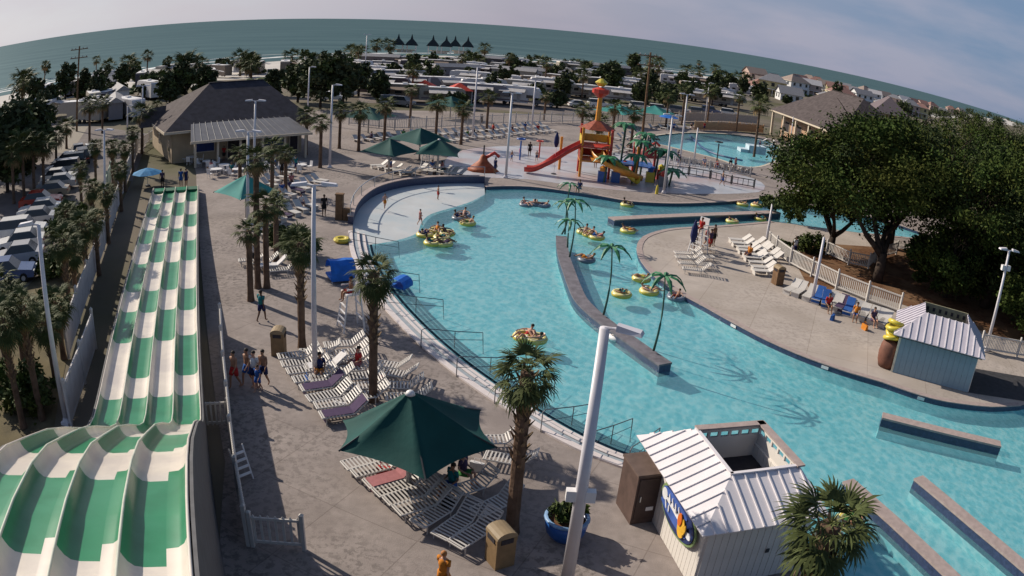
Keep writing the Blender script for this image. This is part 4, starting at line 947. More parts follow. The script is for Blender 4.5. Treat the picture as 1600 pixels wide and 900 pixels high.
def script_text(txt, size, loc, m, parent, name='lettering'):
    cu = bpy.data.curves.new(name, 'FONT'); cu.body = txt; cu.size = size; cu.extrude = .01; cu.align_x = 'CENTER'; cu.shear = .35
    o = bpy.data.objects.new(name, cu); C.objects.link(o); dg = bpy.context.evaluated_depsgraph_get(); me = bpy.data.meshes.new_from_object(o.evaluated_get(dg)); bpy.data.objects.remove(o)
    me.name = name; me.materials.clear(); me.materials.append(m); q = bpy.data.objects.new(name, me); C.objects.link(q); q.parent = parent; q.location = loc; q.rotation_euler = (pi/2, 0, -pi/2); return q
# the photograph's lettering is a blur of white script strokes over blue: drawn as strokes
for (cy, cz, l, r_) in ((.55, .2, .34, 1.1), (.3, .22, .3, .9), (.05, .2, .32, 1.2), (-.2, .25, .28, 1.0), (.75, -.1, .3, 1.0), (.5, -.12, .25, 1.3)):
    disc(l*.5, .035, -.104, sgn_w, cy=cy, cz=cz, rot=r_).build('script_stroke', sg)
# things beside the kiosk
def bin_square(loc, s, label, domed=True, w=.62, h=1.15, rz=.4, m_=None):
    m_ = m_ or binbrown_m; r = empty('litter_bin', loc, rz, label, 'litter bin'); q = MB(); q.box((0, 0, h*.42), (w, w, h*.84), m_); q.build('body', r)
    q = MB(); q.box((0, 0, h*.9), (w*1.04, w*1.04, h*.13), m_); vs = []
    for i in range(9):
        a = pi*i/8; vs += [(-w*.54*cos(a), -w*.54, h*.96+.2*sin(a)), (-w*.54*cos(a), w*.54, h*.96+.2*sin(a))]
    q.add(vs, [(2*i, 2*i+2, 2*i+3, 2*i+1) for i in range(8)]+[tuple(range(0, 18, 2))[::-1], tuple(range(1, 18, 2))], binlid_m); q.build('domed_lid', r)
    for a in (0, pi/2, pi, -pi/2):
        q = MB(); q.box((w*.53, 0, h*.87), (.03, w*.62, .16), shade_in_m); o = q.build('flap', r); o.rotation_euler.z = a
    r.scale = (s,)*3; return r
bin_square(G(780, 878), 1.05, 'brown square litter bin with a domed lid, front centre of the sun deck', rz=.55)
bin_square(G(436, 553), 1.0, 'brown litter bin at the head of the lounger row by the walkway', rz=.1)
bin_square(G(1214, 444), 1.0, 'dark brown litter bin between the fence lounger groups', rz=.3, h=1.2, m_=wood_m)
r = empty('storage_cabinet', G(993, 800), KA+.05, 'tall dark brown cabinet against the west side of the white kiosk', 'cabinet')
m = MB(); m.box((0, 0, .95), (.95, 1.3, 1.9), mat('cabinet_brown', (.10, .065, .055), .6, var=.2)); m.build('body', r)
m = MB(); m.box((0, 0, 1.94), (1.02, 1.38, .08), mat('cabinet_top', (.13, .09, .075), .7)); m.build('top', r)
m = MB(); m.box((0, -.67, 1.0), (.80, .03, 1.6), mat('cabinet_door', (.07, .045, .04), .5)); d_ = m.build('door', r); q = MB(); q.box((.1, -.70, .62), (.26, .02, .14), white_m); q.build('door_label', d_)
q = MB(); q.box((-.3, -.71, 1.05), (.04, .04, .2), metal_m); q.build('handle', d_)
pl = empty('planter', G(882, 838), 0, 'big blue round planter with a leafy plant, left of the closest light pole', 'planter')
m = MB(); m.lathe([(.42, 0), (.62, .25), (.68, .55), (.70, .8), (.62, .8), (.60, .62), (.02, .6)], bluep_m, 20, cap=False); m.build('pot', pl, True)
m = MB(); m.lathe([(.70, .74), (.735, .78), (.70, .83), (.62, .83)], mat('pale_blue_rim', (.18, .30, .48), .4), 20, cap=False); m.build('rim', pl, True)
m = MB(); m.lathe([(.6, .66), (.3, .70), (.01, .70)], mulch_m, 14, cap=False); m.build('soil', pl)
leaf_crown('foliage', pl, (0, 0, .95), (.5, .5, .35), 24, 26, .12, [shrub_m, leafa_m], 301, flat=1, hollow=0)
# ================================================================== far kiosk (teal fronted, hip roof)
A0 = Vector((20.75, 34.0, 0)); B0 = Vector((24.85, 31.75, 0)); fu = (B0-A0).normalized(); fa = atan2(fu.y, fu.x); FW = (B0-A0).length+.3; FD = 3.6
k2 = empty('snack_kiosk', A0, fa, 'far kiosk with a grey blue front and ribbed hip roof at the pool corner', 'kiosk')
bluefront = mat('grey_blue_boards', (.26, .36, .42), .7, var=.10, scale=.8)
wallboards(k2, 'front_wall', (0, 0), (FW, 0), 0, 2.2, bluefront, bw=.35); wallboards(k2, 'wall', (0, 0), (0, FD), 0, 2.2, clap_m, bw=.35); wallboards(k2, 'wall', (FW, 0), (FW, FD), 0, 2.2, clap_m, bw=.35); wallboards(k2, 'wall', (0, FD), (FW, FD), 0, 2.2, clap_m, bw=.4)
m = MB(); m.box((0, -.02, 1.1), (.12, .14, 2.2), mat('cream_trim', (.70, .66, .52), .5)); m.build('corner_trim', k2)
m = MB(); m.box((FW/2, -.22, 2.18), (FW+.5, .34, .12), dark_m); m.build('awning_box', k2)
def roof_face2(par, a, b, c, d, nseam, mt, name='roof_slope', sm=None, nocap=False):
    a, b, c, d = map(Vector, (a, b, c, d)); nrm = (b-a).cross(d-a).normalized(); nrm = -nrm if nrm.z < 0 else nrm; m = MB(); t = nrm*.05; m.hexa([a-t, b-t, c-t, d-t], [a, b, c, d], mt); f = m.build(name, par); ru = (b-a); l = ru.length; ru.normalize(); up = (d-a)-ru*((d-a).dot(ru))
    for i in range(1, nseam):
        x = l*i/nseam; q = a+ru*x; dx0 = (d-a).dot(ru); dx1 = (c-a).dot(ru); k = 1.0
        if x < dx0: k = x/dx0
        elif x > dx1: k = (l-x)/(l-dx1)
        e_ = q+up*k; s_ = MB(); w = ru*.03; h = nrm*.05; s_.hexa([q-w, q+w, e_+w, e_-w], [q-w+h, q+w+h, e_+w+h, e_-w+h], sm or mt); s_.build('seam', f)
o = .45; z0, z1 = 2.22, 3.35
rf = mat('lilac_metal_roof', (.50, .47, .53), .5, .3, var=.06)
roof_face2(k2, (-o, -o, z0), (FW+o, -o, z0), (FW-.9, 1.25, z1), (1.2, 1.25, z1), 13, rf, sm=roofw_m)
roof_face2(k2, (-o, FD+o, z0), (-o, -o, z0), (1.2, 1.25, z1), (1.2, FD-.4, z1), 10, rf)
roof_face2(k2, (FW+o, -o, z0), (FW+o, FD+o, z0), (FW-.9, FD-.4, z1), (FW-.9, 1.25, z1), 9, rf)
for x0, x1, y in ((1.2, FW-.9, FD-.4), ):
    m = MB(); m.box(((x0+x1)/2, y, 2.8), (x1-x0+.1, .1, 1.2), mat('olive_screen', (.28, .26, .17), .8)); w_ = m.build('screen_wall', k2)
    for i in range(7): q = MB(); q.box((x0+(x1-x0)*(i+.5)/7, y-.06, 3.1), (.16, .03, .22), shade_in_m); q.build('slot', w_)
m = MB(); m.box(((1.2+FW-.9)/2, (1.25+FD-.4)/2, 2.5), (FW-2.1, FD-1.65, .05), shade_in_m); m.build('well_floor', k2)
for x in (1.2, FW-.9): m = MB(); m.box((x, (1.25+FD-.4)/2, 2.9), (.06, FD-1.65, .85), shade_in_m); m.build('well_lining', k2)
# low dark terrace wall right of it
m = MB(); tw = px([(1505,618),(1545,628),(1600,632)]); 
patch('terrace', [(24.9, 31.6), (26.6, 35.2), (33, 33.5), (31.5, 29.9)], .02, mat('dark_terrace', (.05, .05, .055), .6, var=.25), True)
lj = empty('life_jacket_rack', G(1384, 572), fa, 'brown rounded rack stacked with yellow inner tubes at the corner of the far kiosk', 'tube rack')
m = MB(); m.lathe([(.50, 0), (.62, .35), (.66, .8), (.60, 1.25), (.5, 1.5), (.1, 1.58)], mat('rust_brown', (.15, .065, .045), .7, var=.2), 14); m.build('drum', lj, True)
for k in range(5): m = MB(); m.torus(.42, .14, yellow_m, 12, 6); o_ = m.build('tube', lj, True, (.08*((k*7) % 3-1), .1*((k*5) % 3-1), 1.7+.2*k)); o_.rotation_euler = (.2*((k*3) % 4-1.5), .15*((k*2) % 3-1), 0)

# ================================================================== shade canopies
def canopy(centre, corners, peak, ez, label, m_, cap=True, poles=True, name='shade_canopy', group=None):
    r = empty(name, centre, 0, label, 'shade canopy', group); n = len(corners); m = MB(); K = 8; J = 8; vs = []; cs = [Vector((c[0], c[1], ez+(c[2] if len(c) > 2 else 0))) for c in corners]; top = Vector((0, 0, peak))
    for i in range(n):
        a, b = cs[i], cs[(i+1) % n]
        for j in range(J):
            t = j/J; e_ = a.lerp(b, t); sag = 4*t*(1-t); e_ = e_+(Vector((0, 0, ez+.12))-e_)*.10*sag
            for k in range(K+1):
                s_ = k/K; p = e_.lerp(top, s_); p.z = e_.z+(peak-e_.z)*(s_**1.25)+.10*sin(pi*s_)*(1-sag)
                vs.append(p)
    T = n*J; m.add(vs, [(c*(K+1)+k, ((c+1) % T)*(K+1)+k, ((c+1) % T)*(K+1)+k+1, c*(K+1)+k+1) for c in range(T) for k in range(K)], m_)
    m.build('canvas', r, True)
    if cap: m = MB(); m.lathe([(.17, -.12), (.12, -.02), (.06, .02), (.01, .03)], white_m, 12, (0, 0, peak)); m.build('cap', r, True)
    if poles: m = MB(); m.tube([(0, 0, 0), (0, 0, peak-.1)], .10, metal_m, 8); m.build('mast', r, True)
    for c in cs:
        m = MB(); m.tube([c+Vector((0, 0, -.02)), top*.0+Vector((c.x*.12, c.y*.12, peak-.5))], .035, dark_m, 5); m.build('rib', r)
    return r
top = G(641, 611, 3.8); cc = Vector((top.x, top.y, 0))
cor = []
for p, z in (((530, 704), 2.75), ((664, 748), 2.75), ((776, 698), 2.75), ((750, 640), 2.75), ((640, 628), 2.75), ((536, 655), 2.75)):
    q = G(p[0], p[1], z)-cc; cor.append(q)
cor = [(q.x, q.y) for q in cor]
canopy(cc, [(q.x, q.y) for q in (G(*p_, 2.0)-cc for p_ in ((535, 656), (529, 704), (665, 750), (777, 699), (751, 640)))]+[(.3, 2.9)], 3.8, 2.0, 'large dark green pointed shade canopy over the near loungers', canopy_m)
for px_, R, label, rot, m_ in (((607, 238, 272), 3.0, 'green pointed canopy left of the pool entry', .3, canopy_m), ((655, 212, 250), 3.6, 'green canopy behind the other two, partly hidden', .1, canopy_m), ((683, 226, 272), 3.0, 'dark green canopy with a white trimmed hole at its peak', .8, canopy_m), ((385, 290, 345), 2.6, 'pale teal canopy beside the walkway light pole', .2, teal_m),
    ((575, 172, 208), 4.0, 'dark teal canopy behind the long fence', .5, canopy_m), ((703, 150, 185), 4.0, 'green canopy at the back of the splash pad', .2, canopy_m), ((1020, 150, 195), 4.5, 'pale teal roofed canopy behind the round pool', .4, teal_m), ((965, 158, 195), 4.5, 'pale teal canopy left of the tall utility pole', .1, teal_m)):
    b = G(px_[0], px_[2]); 
    canopy(b, [(R*cos(rot+k*pi/2), R*sin(rot+k*pi/2)) for k in range(4)], 3.5, 2.2, label, m_, cap='hole' in label)
def umbrella(b, t, label, m_, closed=False, R=1.3, tilt=0):
    base, h = HB(b, t); r = empty('parasol', base, 0, label, 'parasol'); m = MB(); m.tube([(0, 0, 0), (0, 0, h)], .03, white_m, 6); m.build('pole', r); m = MB(); m.lathe([(.28, 0), (.26, .08), (.05, .12)], dark_m, 10); m.build('foot', r)
    m = MB()
    if closed: m.lathe([(.14, h-1.6), (.27, h-1.15), (.22, h-.55), (.05, h-.05), (.01, h+.03)], m_, 8)
    else:
        n = 8; m.add([(R*cos(2*pi*k/n), R*sin(2*pi*k/n), h-.5) for k in range(n)]+[(R*.5*cos(2*pi*k/n), R*.5*sin(2*pi*k/n), h-.2) for k in range(n)]+[(0, 0, h)], [(k, (k+1) % n, (k+1) % n+n, k+n) for k in range(n)]+[(k+n, (k+1) % n+n, 2*n) for k in range(n)], m_)
    m.build('canvas', r); return r
umbrella((231, 290), (231, 262), 'blue and teal parasol left of the slide end', mat('teal_blue_canvas', (.02, .18, .38), .8), R=1.6)
umbrella((1042, 210), (1042, 178), 'bright blue parasol behind the round pool', bluecloth_m, R=1.7)
umbrella((1079, 404), (1084, 343), 'closed navy parasol at the lifeguard stand', navy_m, True)
umbrella((865, 272), (863, 205), 'closed navy parasol shape on the splash pad beside the red slide', navy_m, True)
# blue tarp lean-to: four posts with draped bright blue cloth
g = G(532, 437); r = empty('blue_canopy_chair', g, .5, 'bright blue cabana shade tilted beside the tall palm', 'cabana')
m = MB(); vs = []; 
for i in range(7):
    a = pi*.95*i/6-.2
    for j in range(4): vs.append((-.75+1.5*j/3, -.75*cos(a), .35+.95*sin(a)*(1-.04*(j % 2))))
m.add(vs, [(i*4+j, i*4+j+1, i*4+j+5, i*4+j+4) for i in range(6) for j in range(3)], mat('bright_blue', (.015, .14, .55), .6)); m.build('hood', r)
m = MB(); m.box((0, 0, .28), (1.5, 1.3, .12), mat('bright_blue', (.015, .14, .55))); m.build('seat', r)
for x in (-.65, .65):
    for y in (-.55, .55): m = MB(); m.tube([(x, y, 0), (x, y, .25)], .03, white_m, 5); m.build('leg', r)
r2 = clone(r, loc=G(625, 449, WL+.05), rz=1.2, label='blue cabana float drifting in the pool beside the steps'); r2.name = 'blue_float'; r2.scale = (.75, .75, .5)
# ================================================================== loungers
ln = empty('lounger', (0, 0, 0), 0, 'x', 'lounger')
fm = MB()
for y in (-.31, .31): fm.tube([(-.95, y, .33), (.35, y, .33)], .03, vinyl_m, 5)
fm.tube([(-.95, -.31, .33), (-.95, .31, .33)], .03, vinyl_m, 5); fm.build('frame', ln)['kind'] = 'stuff'
for x in (-.8, .3):
    for y in (-.31, .31): q = MB(); q.tube([(x, y, 0), (x, y, .33)], .028, vinyl_m, 4); q.build('leg', ln)
st = MB()
for k in range(9): st.box((-.88+k*.145, 0, .355), (.062, .62, .012), vinyl_m)
o = st.build('seat_straps', ln); o['kind'] = 'stuff'
bk = MB()
for y in (-.31, .31): bk.tube([(.35, y, .33), (.92, y, .82)], .028, vinyl_m, 5)
bk.tube([(.92, -.31, .82), (.92, .31, .82)], .028, vinyl_m, 5)
for k in range(6): t = (k+.6)/6.3; bk.box((.35+.57*t, 0, .36+.49*t), (.055, .60, .012), vinyl_m, ry=-.71)
o = bk.build('backrest', ln); o['kind'] = 'stuff'
fl_ = empty('lounger', (0, 0, 0), 0, 'x', 'lounger')      # a flat one seen from far
q = MB(); q.box((-.25, 0, .33), (1.3, .6, .05), vinyl_m); q.build('seat', fl_)
q = MB(); q.box((.62, 0, .56), (.75, .6, .05), vinyl_m, ry=-.65); q.build('backrest', fl_)
for x in (-.8, .3):
    q = MB(); q.box((x, 0, .16), (.06, .56, .32), vinyl_m); q.build('leg_frame', fl_)
PR = {'n': [ln, False], 'f': [fl_, False]}
def lounger(loc, rz, label, group, kind='n'):
    p = PR[kind]
    if not p[1]: p[1] = True; o = p[0]; o.location = loc; o.rotation_euler.z = rz; o['label'] = label; o['group'] = group
    else: o = clone(p[0], loc, rz, None, label, group)
    return o
def towel(loc, rz, m_, label, l=1.5):
    q = MB(); q.add([(-l*.55, -.29, .385), (-l*.55, .29, .385), (.32, -.29, .385), (.32, .29, .385), (.86, -.29, .86), (.86, .29, .86), (-l*.55-.03, -.29, .12), (-l*.55-.03, .29, .12)], [(0, 2, 3, 1), (2, 4, 5, 3), (6, 0, 1, 7)], m_)
    v = q.build('towel', loc=loc, rz=rz); md = v.modifiers.new('t', 'SOLIDIFY'); md.thickness = .02; return tag(v, label, 'towel')
def row(pa, pb, n, rz, desc, group, kind='n', jit=.06, towels=(), wob=.1, double=None):
    a, b = G(*pa), G(*pb); d = b-a; base = atan2(d.y, d.x)
    for i in range(n):
        t = i/max(1, n-1); p = a.lerp(b, t)+Vector((random.gauss(0, jit), random.gauss(0, jit), 0)); z = base+rz+random.gauss(0, wob)
        lounger(p, z, 'white strap lounger, %s %s' % (ORD[i], desc), group, kind)
        for (ti, tm, tl) in towels:
            if ti == i: towel(p, z, MT[tm], tl)
row((461,563),(540,655), 8, 1.5, 'from the brown bin in the row along the walkway', 'loungers along the walkway', wob=.05, towels=[(4, 'cloth_purple', 'purple towel on a lounger beside the tall light pole'), (7, 'cloth_purple', 'dark purple towel on the lounger above the big canopy')])
row((575,728),(662,798), 6, 1.45, 'from the left in the sunlit row by the big canopy', 'loungers under the big green canopy', wob=.05, towels=[(2, 'cloth_pink', 'pink towel on a lounger under the canopy edge')])
row((684,812),(742,846), 3, 1.5, 'from the left in the shaded row beside the brown litter bin', 'shaded loungers by the litter bin')
row((735,770),(780,800), 2, 1.4, 'from the left in the shaded second row under the big canopy', 'shaded loungers, second row')
row((770,700),(800,730), 2, 1.0, 'from the left between the canopy and the pool steps', 'loungers by the pool steps')
row((540,548),(572,628), 7, 1.6, 'from the top in the row left of the tall palm', 'loungers left of the tall palm', wob=.1)
row((608,580),(640,630), 4, 1.2, 'from the top in the short row right of the tall palm', 'loungers right of the tall palm')
row((500,560),(520,600), 3, 1.5, 'from the top in the row right of the light pole', 'loungers right of the light pole', towels=[(1, 'cloth_white', 'white towel on a lounger right of the light pole')])
def rowf(pa, pb, n, rz, desc, group, kind='f', towels=(), s=0, absrz=None, wob=.12):
    a, b = G(*pa), G(*pb); d = b-a; base = atan2(d.y, d.x)
    for i in range(n):
        p = a.lerp(b, i/max(1, n-1))+Vector((random.gauss(0, .1), random.gauss(0, .1), 0)); z = (absrz if absrz is not None else base+rz)+random.gauss(0, wob)
        lounger(p, z, 'white lounger, %s %s' % (ORD[i], desc), group, kind)
        for (ti, tm, tl) in towels:
            if ti == i: towel(p, z, MT[tm], tl)
rowf((1236,456),(1262,466), 3, 1.65, 'from the brown bin along the curved fence', 'loungers along the curved fence')
rowf((1278,472),(1380,508), 12, 1.75, 'from the short light pole along the curved fence', 'loungers along the curved fence, right part', towels=[(0, 'cloth_blue', 'blue towel on the lounger beside the short light pole'), (1, 'cloth_blue', 'second blue towel on the fence loungers'), (4, 'cloth_purple', 'lilac towel on a fence lounger'), (5, 'cloth_blue', 'blue towel near the far kiosk')])
rowf((1155,380),(1195,430), 9, 1.7, 'from the back in the fan by the picket fence', 'fan of loungers on the peninsula', wob=.04)
rowf((1176,385),(1205,408), 5, 1.7, 'in the second line of the peninsula fan', 'second fan line on the peninsula', wob=.04)
rowf((1072,402),(1088,428), 4, 1.6, 'from the back of the pair below the lifeguard stand', 'loungers by the lifeguard stand', 'n')
rowf((1100,395),(1094,420), 3, -1.0, 'right of the lifeguard stand', 'loungers right of the lifeguard stand', 'n')
rowf((420,292),(468,258), 7, 1.2, 'from the left in the group below the porch', 'loungers below the porch')
rowf((440,312),(500,285), 7, 1.2, 'from the left in the second group below the porch', 'loungers below the porch, second row', towels=[(2, 'cloth_purple', 'lilac towel among the porch loungers'), (4, 'cloth_white', 'pale towel among the porch loungers')])
rowf((430,345),(480,325), 5, 1.3, 'from the left beside the tall light pole, far end', 'loungers beside the far walkway', towels=[(1, 'cloth_purple', 'purple towel on a lounger by the far walkway')])
rowf((395,412),(440,428), 4, 1.0, 'from the left in the shade of the slim palms', 'loungers in the slim palm shade', 'n', towels=[(2, 'cloth_white', 'white towel under the slim palms')])
rowf((400,350),(430,372), 4, 1.0, 'from the left behind the slim palms', 'loungers behind the slim palms')
rowf((590,262),(640,274), 5, 1.2, 'from the left under the left small canopy', 'loungers under the left small canopy')
rowf((655,268),(715,276), 6, 1.2, 'from the left under the white trimmed canopy', 'loungers under the trimmed canopy')
rowf((560,222),(660,212), 9, 1.6, 'from the left behind the small canopies', 'loungers behind the small canopies')
rowf((700,222),(860,206), 16, 1.6, 'from the left along the rim of the splash pad', 'loungers along the splash pad rim')
rowf((690,212),(850,199), 16, 1.6, 'from the left in the back row behind the splash pad', 'back row behind the splash pad')
rowf((950,240),(1010,232), 7, 1.6, 'from the left behind the spray tower', 'loungers behind the spray tower')
rowf((940,222),(1010,212), 8, 1.6, 'from the left in the row left of the round pool', 'loungers left of the round pool')
rowf((1020,202),(1180,200), 15, 1.6, 'from the left along the far side of the round pool', 'loungers on the far side of the round pool')
rowf((1050,250),(1170,270), 11, -1.5, 'from the left along the near side of the round pool', 'loungers on the near side of the round pool')
rowf((1190,222),(1215,250), 4, 1.5, 'from the back at the right end of the round pool', 'loungers right of the round pool')
# round tables with white tops
def table(b, label, m_=white_m, R=.6, h=.72, chairs=True):
    r = empty('round_table', G(*b), 0, label, 'table', 'round tables by the pavilion'); q = MB(); q.lathe([(R, h-.05), (R, h), (.01, h+.005)], m_, 14); q.build('table_top', r); q = MB(); q.tube([(0, 0, 0), (0, 0, h-.04)], .05, white_m, 6); q.build('leg', r)
    if chairs:
        for k in range(3):
            a = k*2.1+random.random(); c = empty('chair', G(*b)+Vector((cos(a)*1.05, sin(a)*1.05, 0)), a, 'white plastic chair, %s at the %s' % (ORD[k], label.replace('round white table, ', '').replace(' below the porch', ' round table below the porch')), 'chair', 'white chairs at the round tables')
            q = MB(); q.box((0, 0, .42), (.45, .45, .05), white_m); q.build('seat', c); q = MB(); q.box((.22, 0, .68), (.04, .44, .5), white_m, ry=.12); q.build('backrest', c)
            for x in (-.18, .18):
                for y in (-.18, .18): q = MB(); q.tube([(x, y, 0), (x, y, .42)], .02, white_m, 4); q.build('leg', c)
for i, b in enumerate([(325,262),(350,268),(372,275),(338,275),(420,270),(300,255),(470,268)]): table(b, 'round white table, %s below the porch' % ORD[i])
# lifeguard stands
def guard_stand(loc, rz, label):
    r = empty('lifeguard_chair', loc, rz, label, 'lifeguard chair')
    for x in (-.45, .45):
        for y, y2 in ((-.55, -.3), (.55, .35)): q = MB(); q.tube([(x*1.15, y, 0), (x*.8, y2, 1.9)], .045, white_m, 6); q.build('leg', r)
    for k in range(5): q = MB(); z = .3+.33*k; q.box((0, -.55+.25*z/1.9, z), (.95-.1*k*.6, .07, .05), white_m); q.build('rung', r)
    for z in (.6, 1.3): q = MB(); q.box((0, .5-.08*z, z), (.95, .06, .08), white_m); q.build('brace', r)
    q = MB(); q.box((0, 0, 1.9), (.85, .75, .07), white_m); q.build('seat', r)
    q = MB(); q.box((0, .36, 2.3), (.80, .06, .7), white_m, rx=-.12); q.build('backrest', r)
    for x in (-.43, .43): q = MB(); q.box((x, 0, 2.18), (.06, .7, .06), white_m); q.build('armrest', r)
    return r
guard_stand(G(548, 513), -1.0, 'tall white lifeguard chair on the deck left of the tall palm')
guard_stand(G(1090, 395), -.8, 'white lifeguard chair near the water on the peninsula, beside the closed parasol')
guard_stand(G(1052, 268), .4, 'white lifeguard chair between the splash pad and the round pool')
guard_stand(G(667, 268), -.4, 'white lifeguard chair on the rim above the curved navy wall')
# tall brown post bin and other deck fittings
r = empty('totem', G(530, 343), 0, 'tall brown totem post between the light pole and the pool entry', 'totem post'); q = MB(); q.box((0, 0, .95), (.55, .45, 1.9), wood_m); q.build('body', r); q = MB(); q.box((0, 0, 1.95), (.62, .52, .1), wood_m); q.build('cap', r); q = MB(); q.box((.6, 0, .45), (.55, .5, .9), wood_m); q.build('side_box', r)
q = MB(); q.lathe([(.02, .0), (.5, .0), (.6, .16), (.5, .3), (.3, .3), (.22, .2)], yellow_m, 14); o = q.build('yellow_tube', loc=G(534, 378)); tag(o, 'yellow inner tube lying on the deck left of the steps', 'inner tube')
q = MB(); q.lathe([(.16, 0), (.14, .6), (.06, .9), (.01, .92)], yellow_m, 8); tag(q.build('safety_cone', loc=G(1026, 303)), 'yellow safety cone beside the light pole at the channel mouth', 'cone')

# ================================================================== play structure
ps = empty('play_structure', G(905, 276), 0, 'orange and red water play tower with slides and leafy tops', 'play structure')
o0 = ps.location.copy()
def rel(x, y, z=0): return G(x, y)-o0+Vector((0, 0, z))
for i, (x, y) in enumerate(((0, 0), (3, 0), (3, 3), (0, 3), (6, 1), (6, 4), (-2, 3), (8, 2))):
    q = MB(); q.tube([(x, y, 0), (x, y, 5.2 if i < 4 else 3.6)], .14, red_m if i % 2 else orange_m, 8); q.build('post', ps)
for z, c in ((1.7, orange_m), (3.2, red_m)):
    q = MB(); q.box((1.5, 1.5, z), (3.3, 3.3, .14), c); q.build('platform', ps)
q = MB(); q.box((6, 2.5, 1.5), (4, 3, .12), bluep_m); q.build('platform', ps)
for z, c in ((2.2, mat('dark_red_panel', (.25, .04, .03))), (3.8, yellow_m)):
    for a in range(3):
        q = MB(); q.box((1.5+1.6*cos(a*pi/2), 1.5+1.6*sin(a*pi/2), z), (.08 if a != 1 else 3, 3 if a != 1 else .08, .8), c); q.build('guard_panel', ps)
q = MB(); q.lathe([(2.0, 5.0), (.3, 5.9), (.05, 6.1)], mat('rust_roof', (.26, .06, .03), .6, var=.3), 6, (1.5, 1.5, 0)); q.build('roof', ps)
q = MB(); q.tube([(1.5, 1.5, 5), (1.5, 1.5, 9.3)], [.35, .2], orange_m, 8); q.build('spray_tower', ps)
q = MB(); q.lathe([(.3, 0), (.9, .5), (.9, .9), (.25, 1.1)], red_m, 10, (1.5, 1.5, 8.3)); q.build('tipping_bucket', ps)
q = MB(); q.lathe([(.3, 0), (.7, .4), (.2, .8)], yellow_m, 10, (1.5, 1.5, 9.5)); q.build('top_flower', ps)
def chute(pts, w, m_, nm):
    q = MB(); pts = smoothline(pts, 4); vs = []
    for i, p in enumerate(pts):
        d = (pts[min(i+1, len(pts)-1)]-pts[max(i-1, 0)]); d.z = 0; d.normalize(); s_ = Vector((-d.y, d.x, 0))
        for u, z in ((-1, .5), (-.85, .12), (-.4, 0), (.4, 0), (.85, .12), (1, .5), (1.08, .5), (.9, 0), (0, -.12), (-.9, 0), (-1.08, .5)): vs.append(p+s_*u*w+Vector((0, 0, z)))
    K = 11; q.add(vs, [(i*K+j, i*K+(j+1) % K, (i+1)*K+(j+1) % K, (i+1)*K+j) for i in range(len(pts)-1) for j in range(K)], m_); return q.build(nm, ps, True)
chute([(0, .5, 3.2), (-1.6, 0, 2.3), (-3.2, -.6, 1.2), (-4.6, -.6, .35), (-5.6, -.4, .2)], .55, red_m, 'red_slide')
chute([(1.5, 0, 2.6), (2.0, -1.6, 2.1), (3.6, -2.4, 1.4), (5.2, -1.6, .8), (6.0, -.4, .3)], .6, orange_m, 'orange_slide')
chute([(3.0, .5, 1.7), (4.5, -.8, 1.0), (5.8, -2.0, .3)], .5, yellow_m, 'yellow_slide')
q = MB()
vs = []; prof = [(0, .1, 0), (.6, .42, .22), (1.4, .55, .15), (2.1, .35, -.35), (2.6, .03, -.9)]
for x, w_, z in prof: vs += [(x, -w_, z-.12), (x, 0, z+.05), (x, w_, z-.12)]
q.add(vs, [(3*i+j, 3*i+j+1, 3*i+j+4, 3*i+j+3) for i in range(4) for j in range(2)], fakeleaf_m); bl = q.mesh('leaf')
for (x, y, z) in ((6, 1, 4.2), (8.2, 2, 3.4), (4.5, 3.2, 5.6), (7.0, 4.5, 4.6), (9.5, 0, 1.7), (2.4, -1.8, 2.6), (5.4, -.8, 2.9), (9.4, 3.6, 3.0)):
    q = MB(); q.tube([(x, y, 0), (x+.2, y, z)], .12, mat('painted_dark_trunk', (.05, .1, .08)), 7); tk = q.build('palm_trunk', ps)
    for k in range(7): put('leaf', bl, ps, (x+.2, y, z), k*2*pi/7+x, .62)
for i, (x, y) in enumerate(((3.6, -1.2), (5, 3), (7.5, .8), (9, 3), (2.2, -1.6), (8.6, -1.0))):
    q = MB(); q.box((x, y, .55), (.9, .5, 1.1), (bluep_m, orange_m, yellow_m, red_m, bluep_m, mat('grey_rock', (.2, .2, .21)))[i]); q.lathe([(.3, 1.1), (.35, 1.5), (.05, 1.7)], (orange_m, red_m, bluep_m, yellow_m, orange_m, red_m)[i], 8, (x, y, 0)); q.build('water_toy', ps)['kind'] = 'stuff'
def toy(b, label, m_, s=1, kind=0):
    r = empty('spray_toy', G(*b), 0, label, 'spray toy'); q = MB()
    if kind == 0:
        q.lathe([(1.7, 0), (1.25, .35), (.5, 1.0), (.3, 1.5), (.02, 1.7)], m_, 9); q.build('mound', r, True); q = MB(); q.tube([(.2, 0, 1.3), (1.1, 0, 1.9), (1.6, 0, 1.5)], .18, red_m, 7); q.build('head', r, True); q = MB(); q.tube([(0, 0, 1.6), (0, 0, 2.6)], .08, dark_m, 6); q.build('spray_post', r)
    else:
        q.tube([(0, 0, 0), (0, 0, 2.2*s)], .09, m_, 6); q.build('post', r); q = MB(); q.torus(.45*s, .08, m_, 12, 6, (0, 0, 2.4*s)); o = q.build('ring', r, True)
    return r
toy((754, 266), 'rusty red dragon shaped mound spraying on the splash pad', mat('rusty_red', (.30, .075, .03), .6, var=.3))
toy((1010, 244), 'dark red spray toy left of the round pool', mat('dark_red', (.22, .03, .03), .5), kind=0)
toy((1022, 246), 'dark hoop spray toy left of the round pool', dark_m, kind=1)
toy((812, 250), 'slim blue hoop post on the splash pad', bluep_m, kind=1); toy((842, 246), 'red hoop post on the splash pad', red_m, .8, kind=1)
toy((1120, 252), 'dark pipe arch at the right end of the round pool', dark_m, 1.1, kind=1)
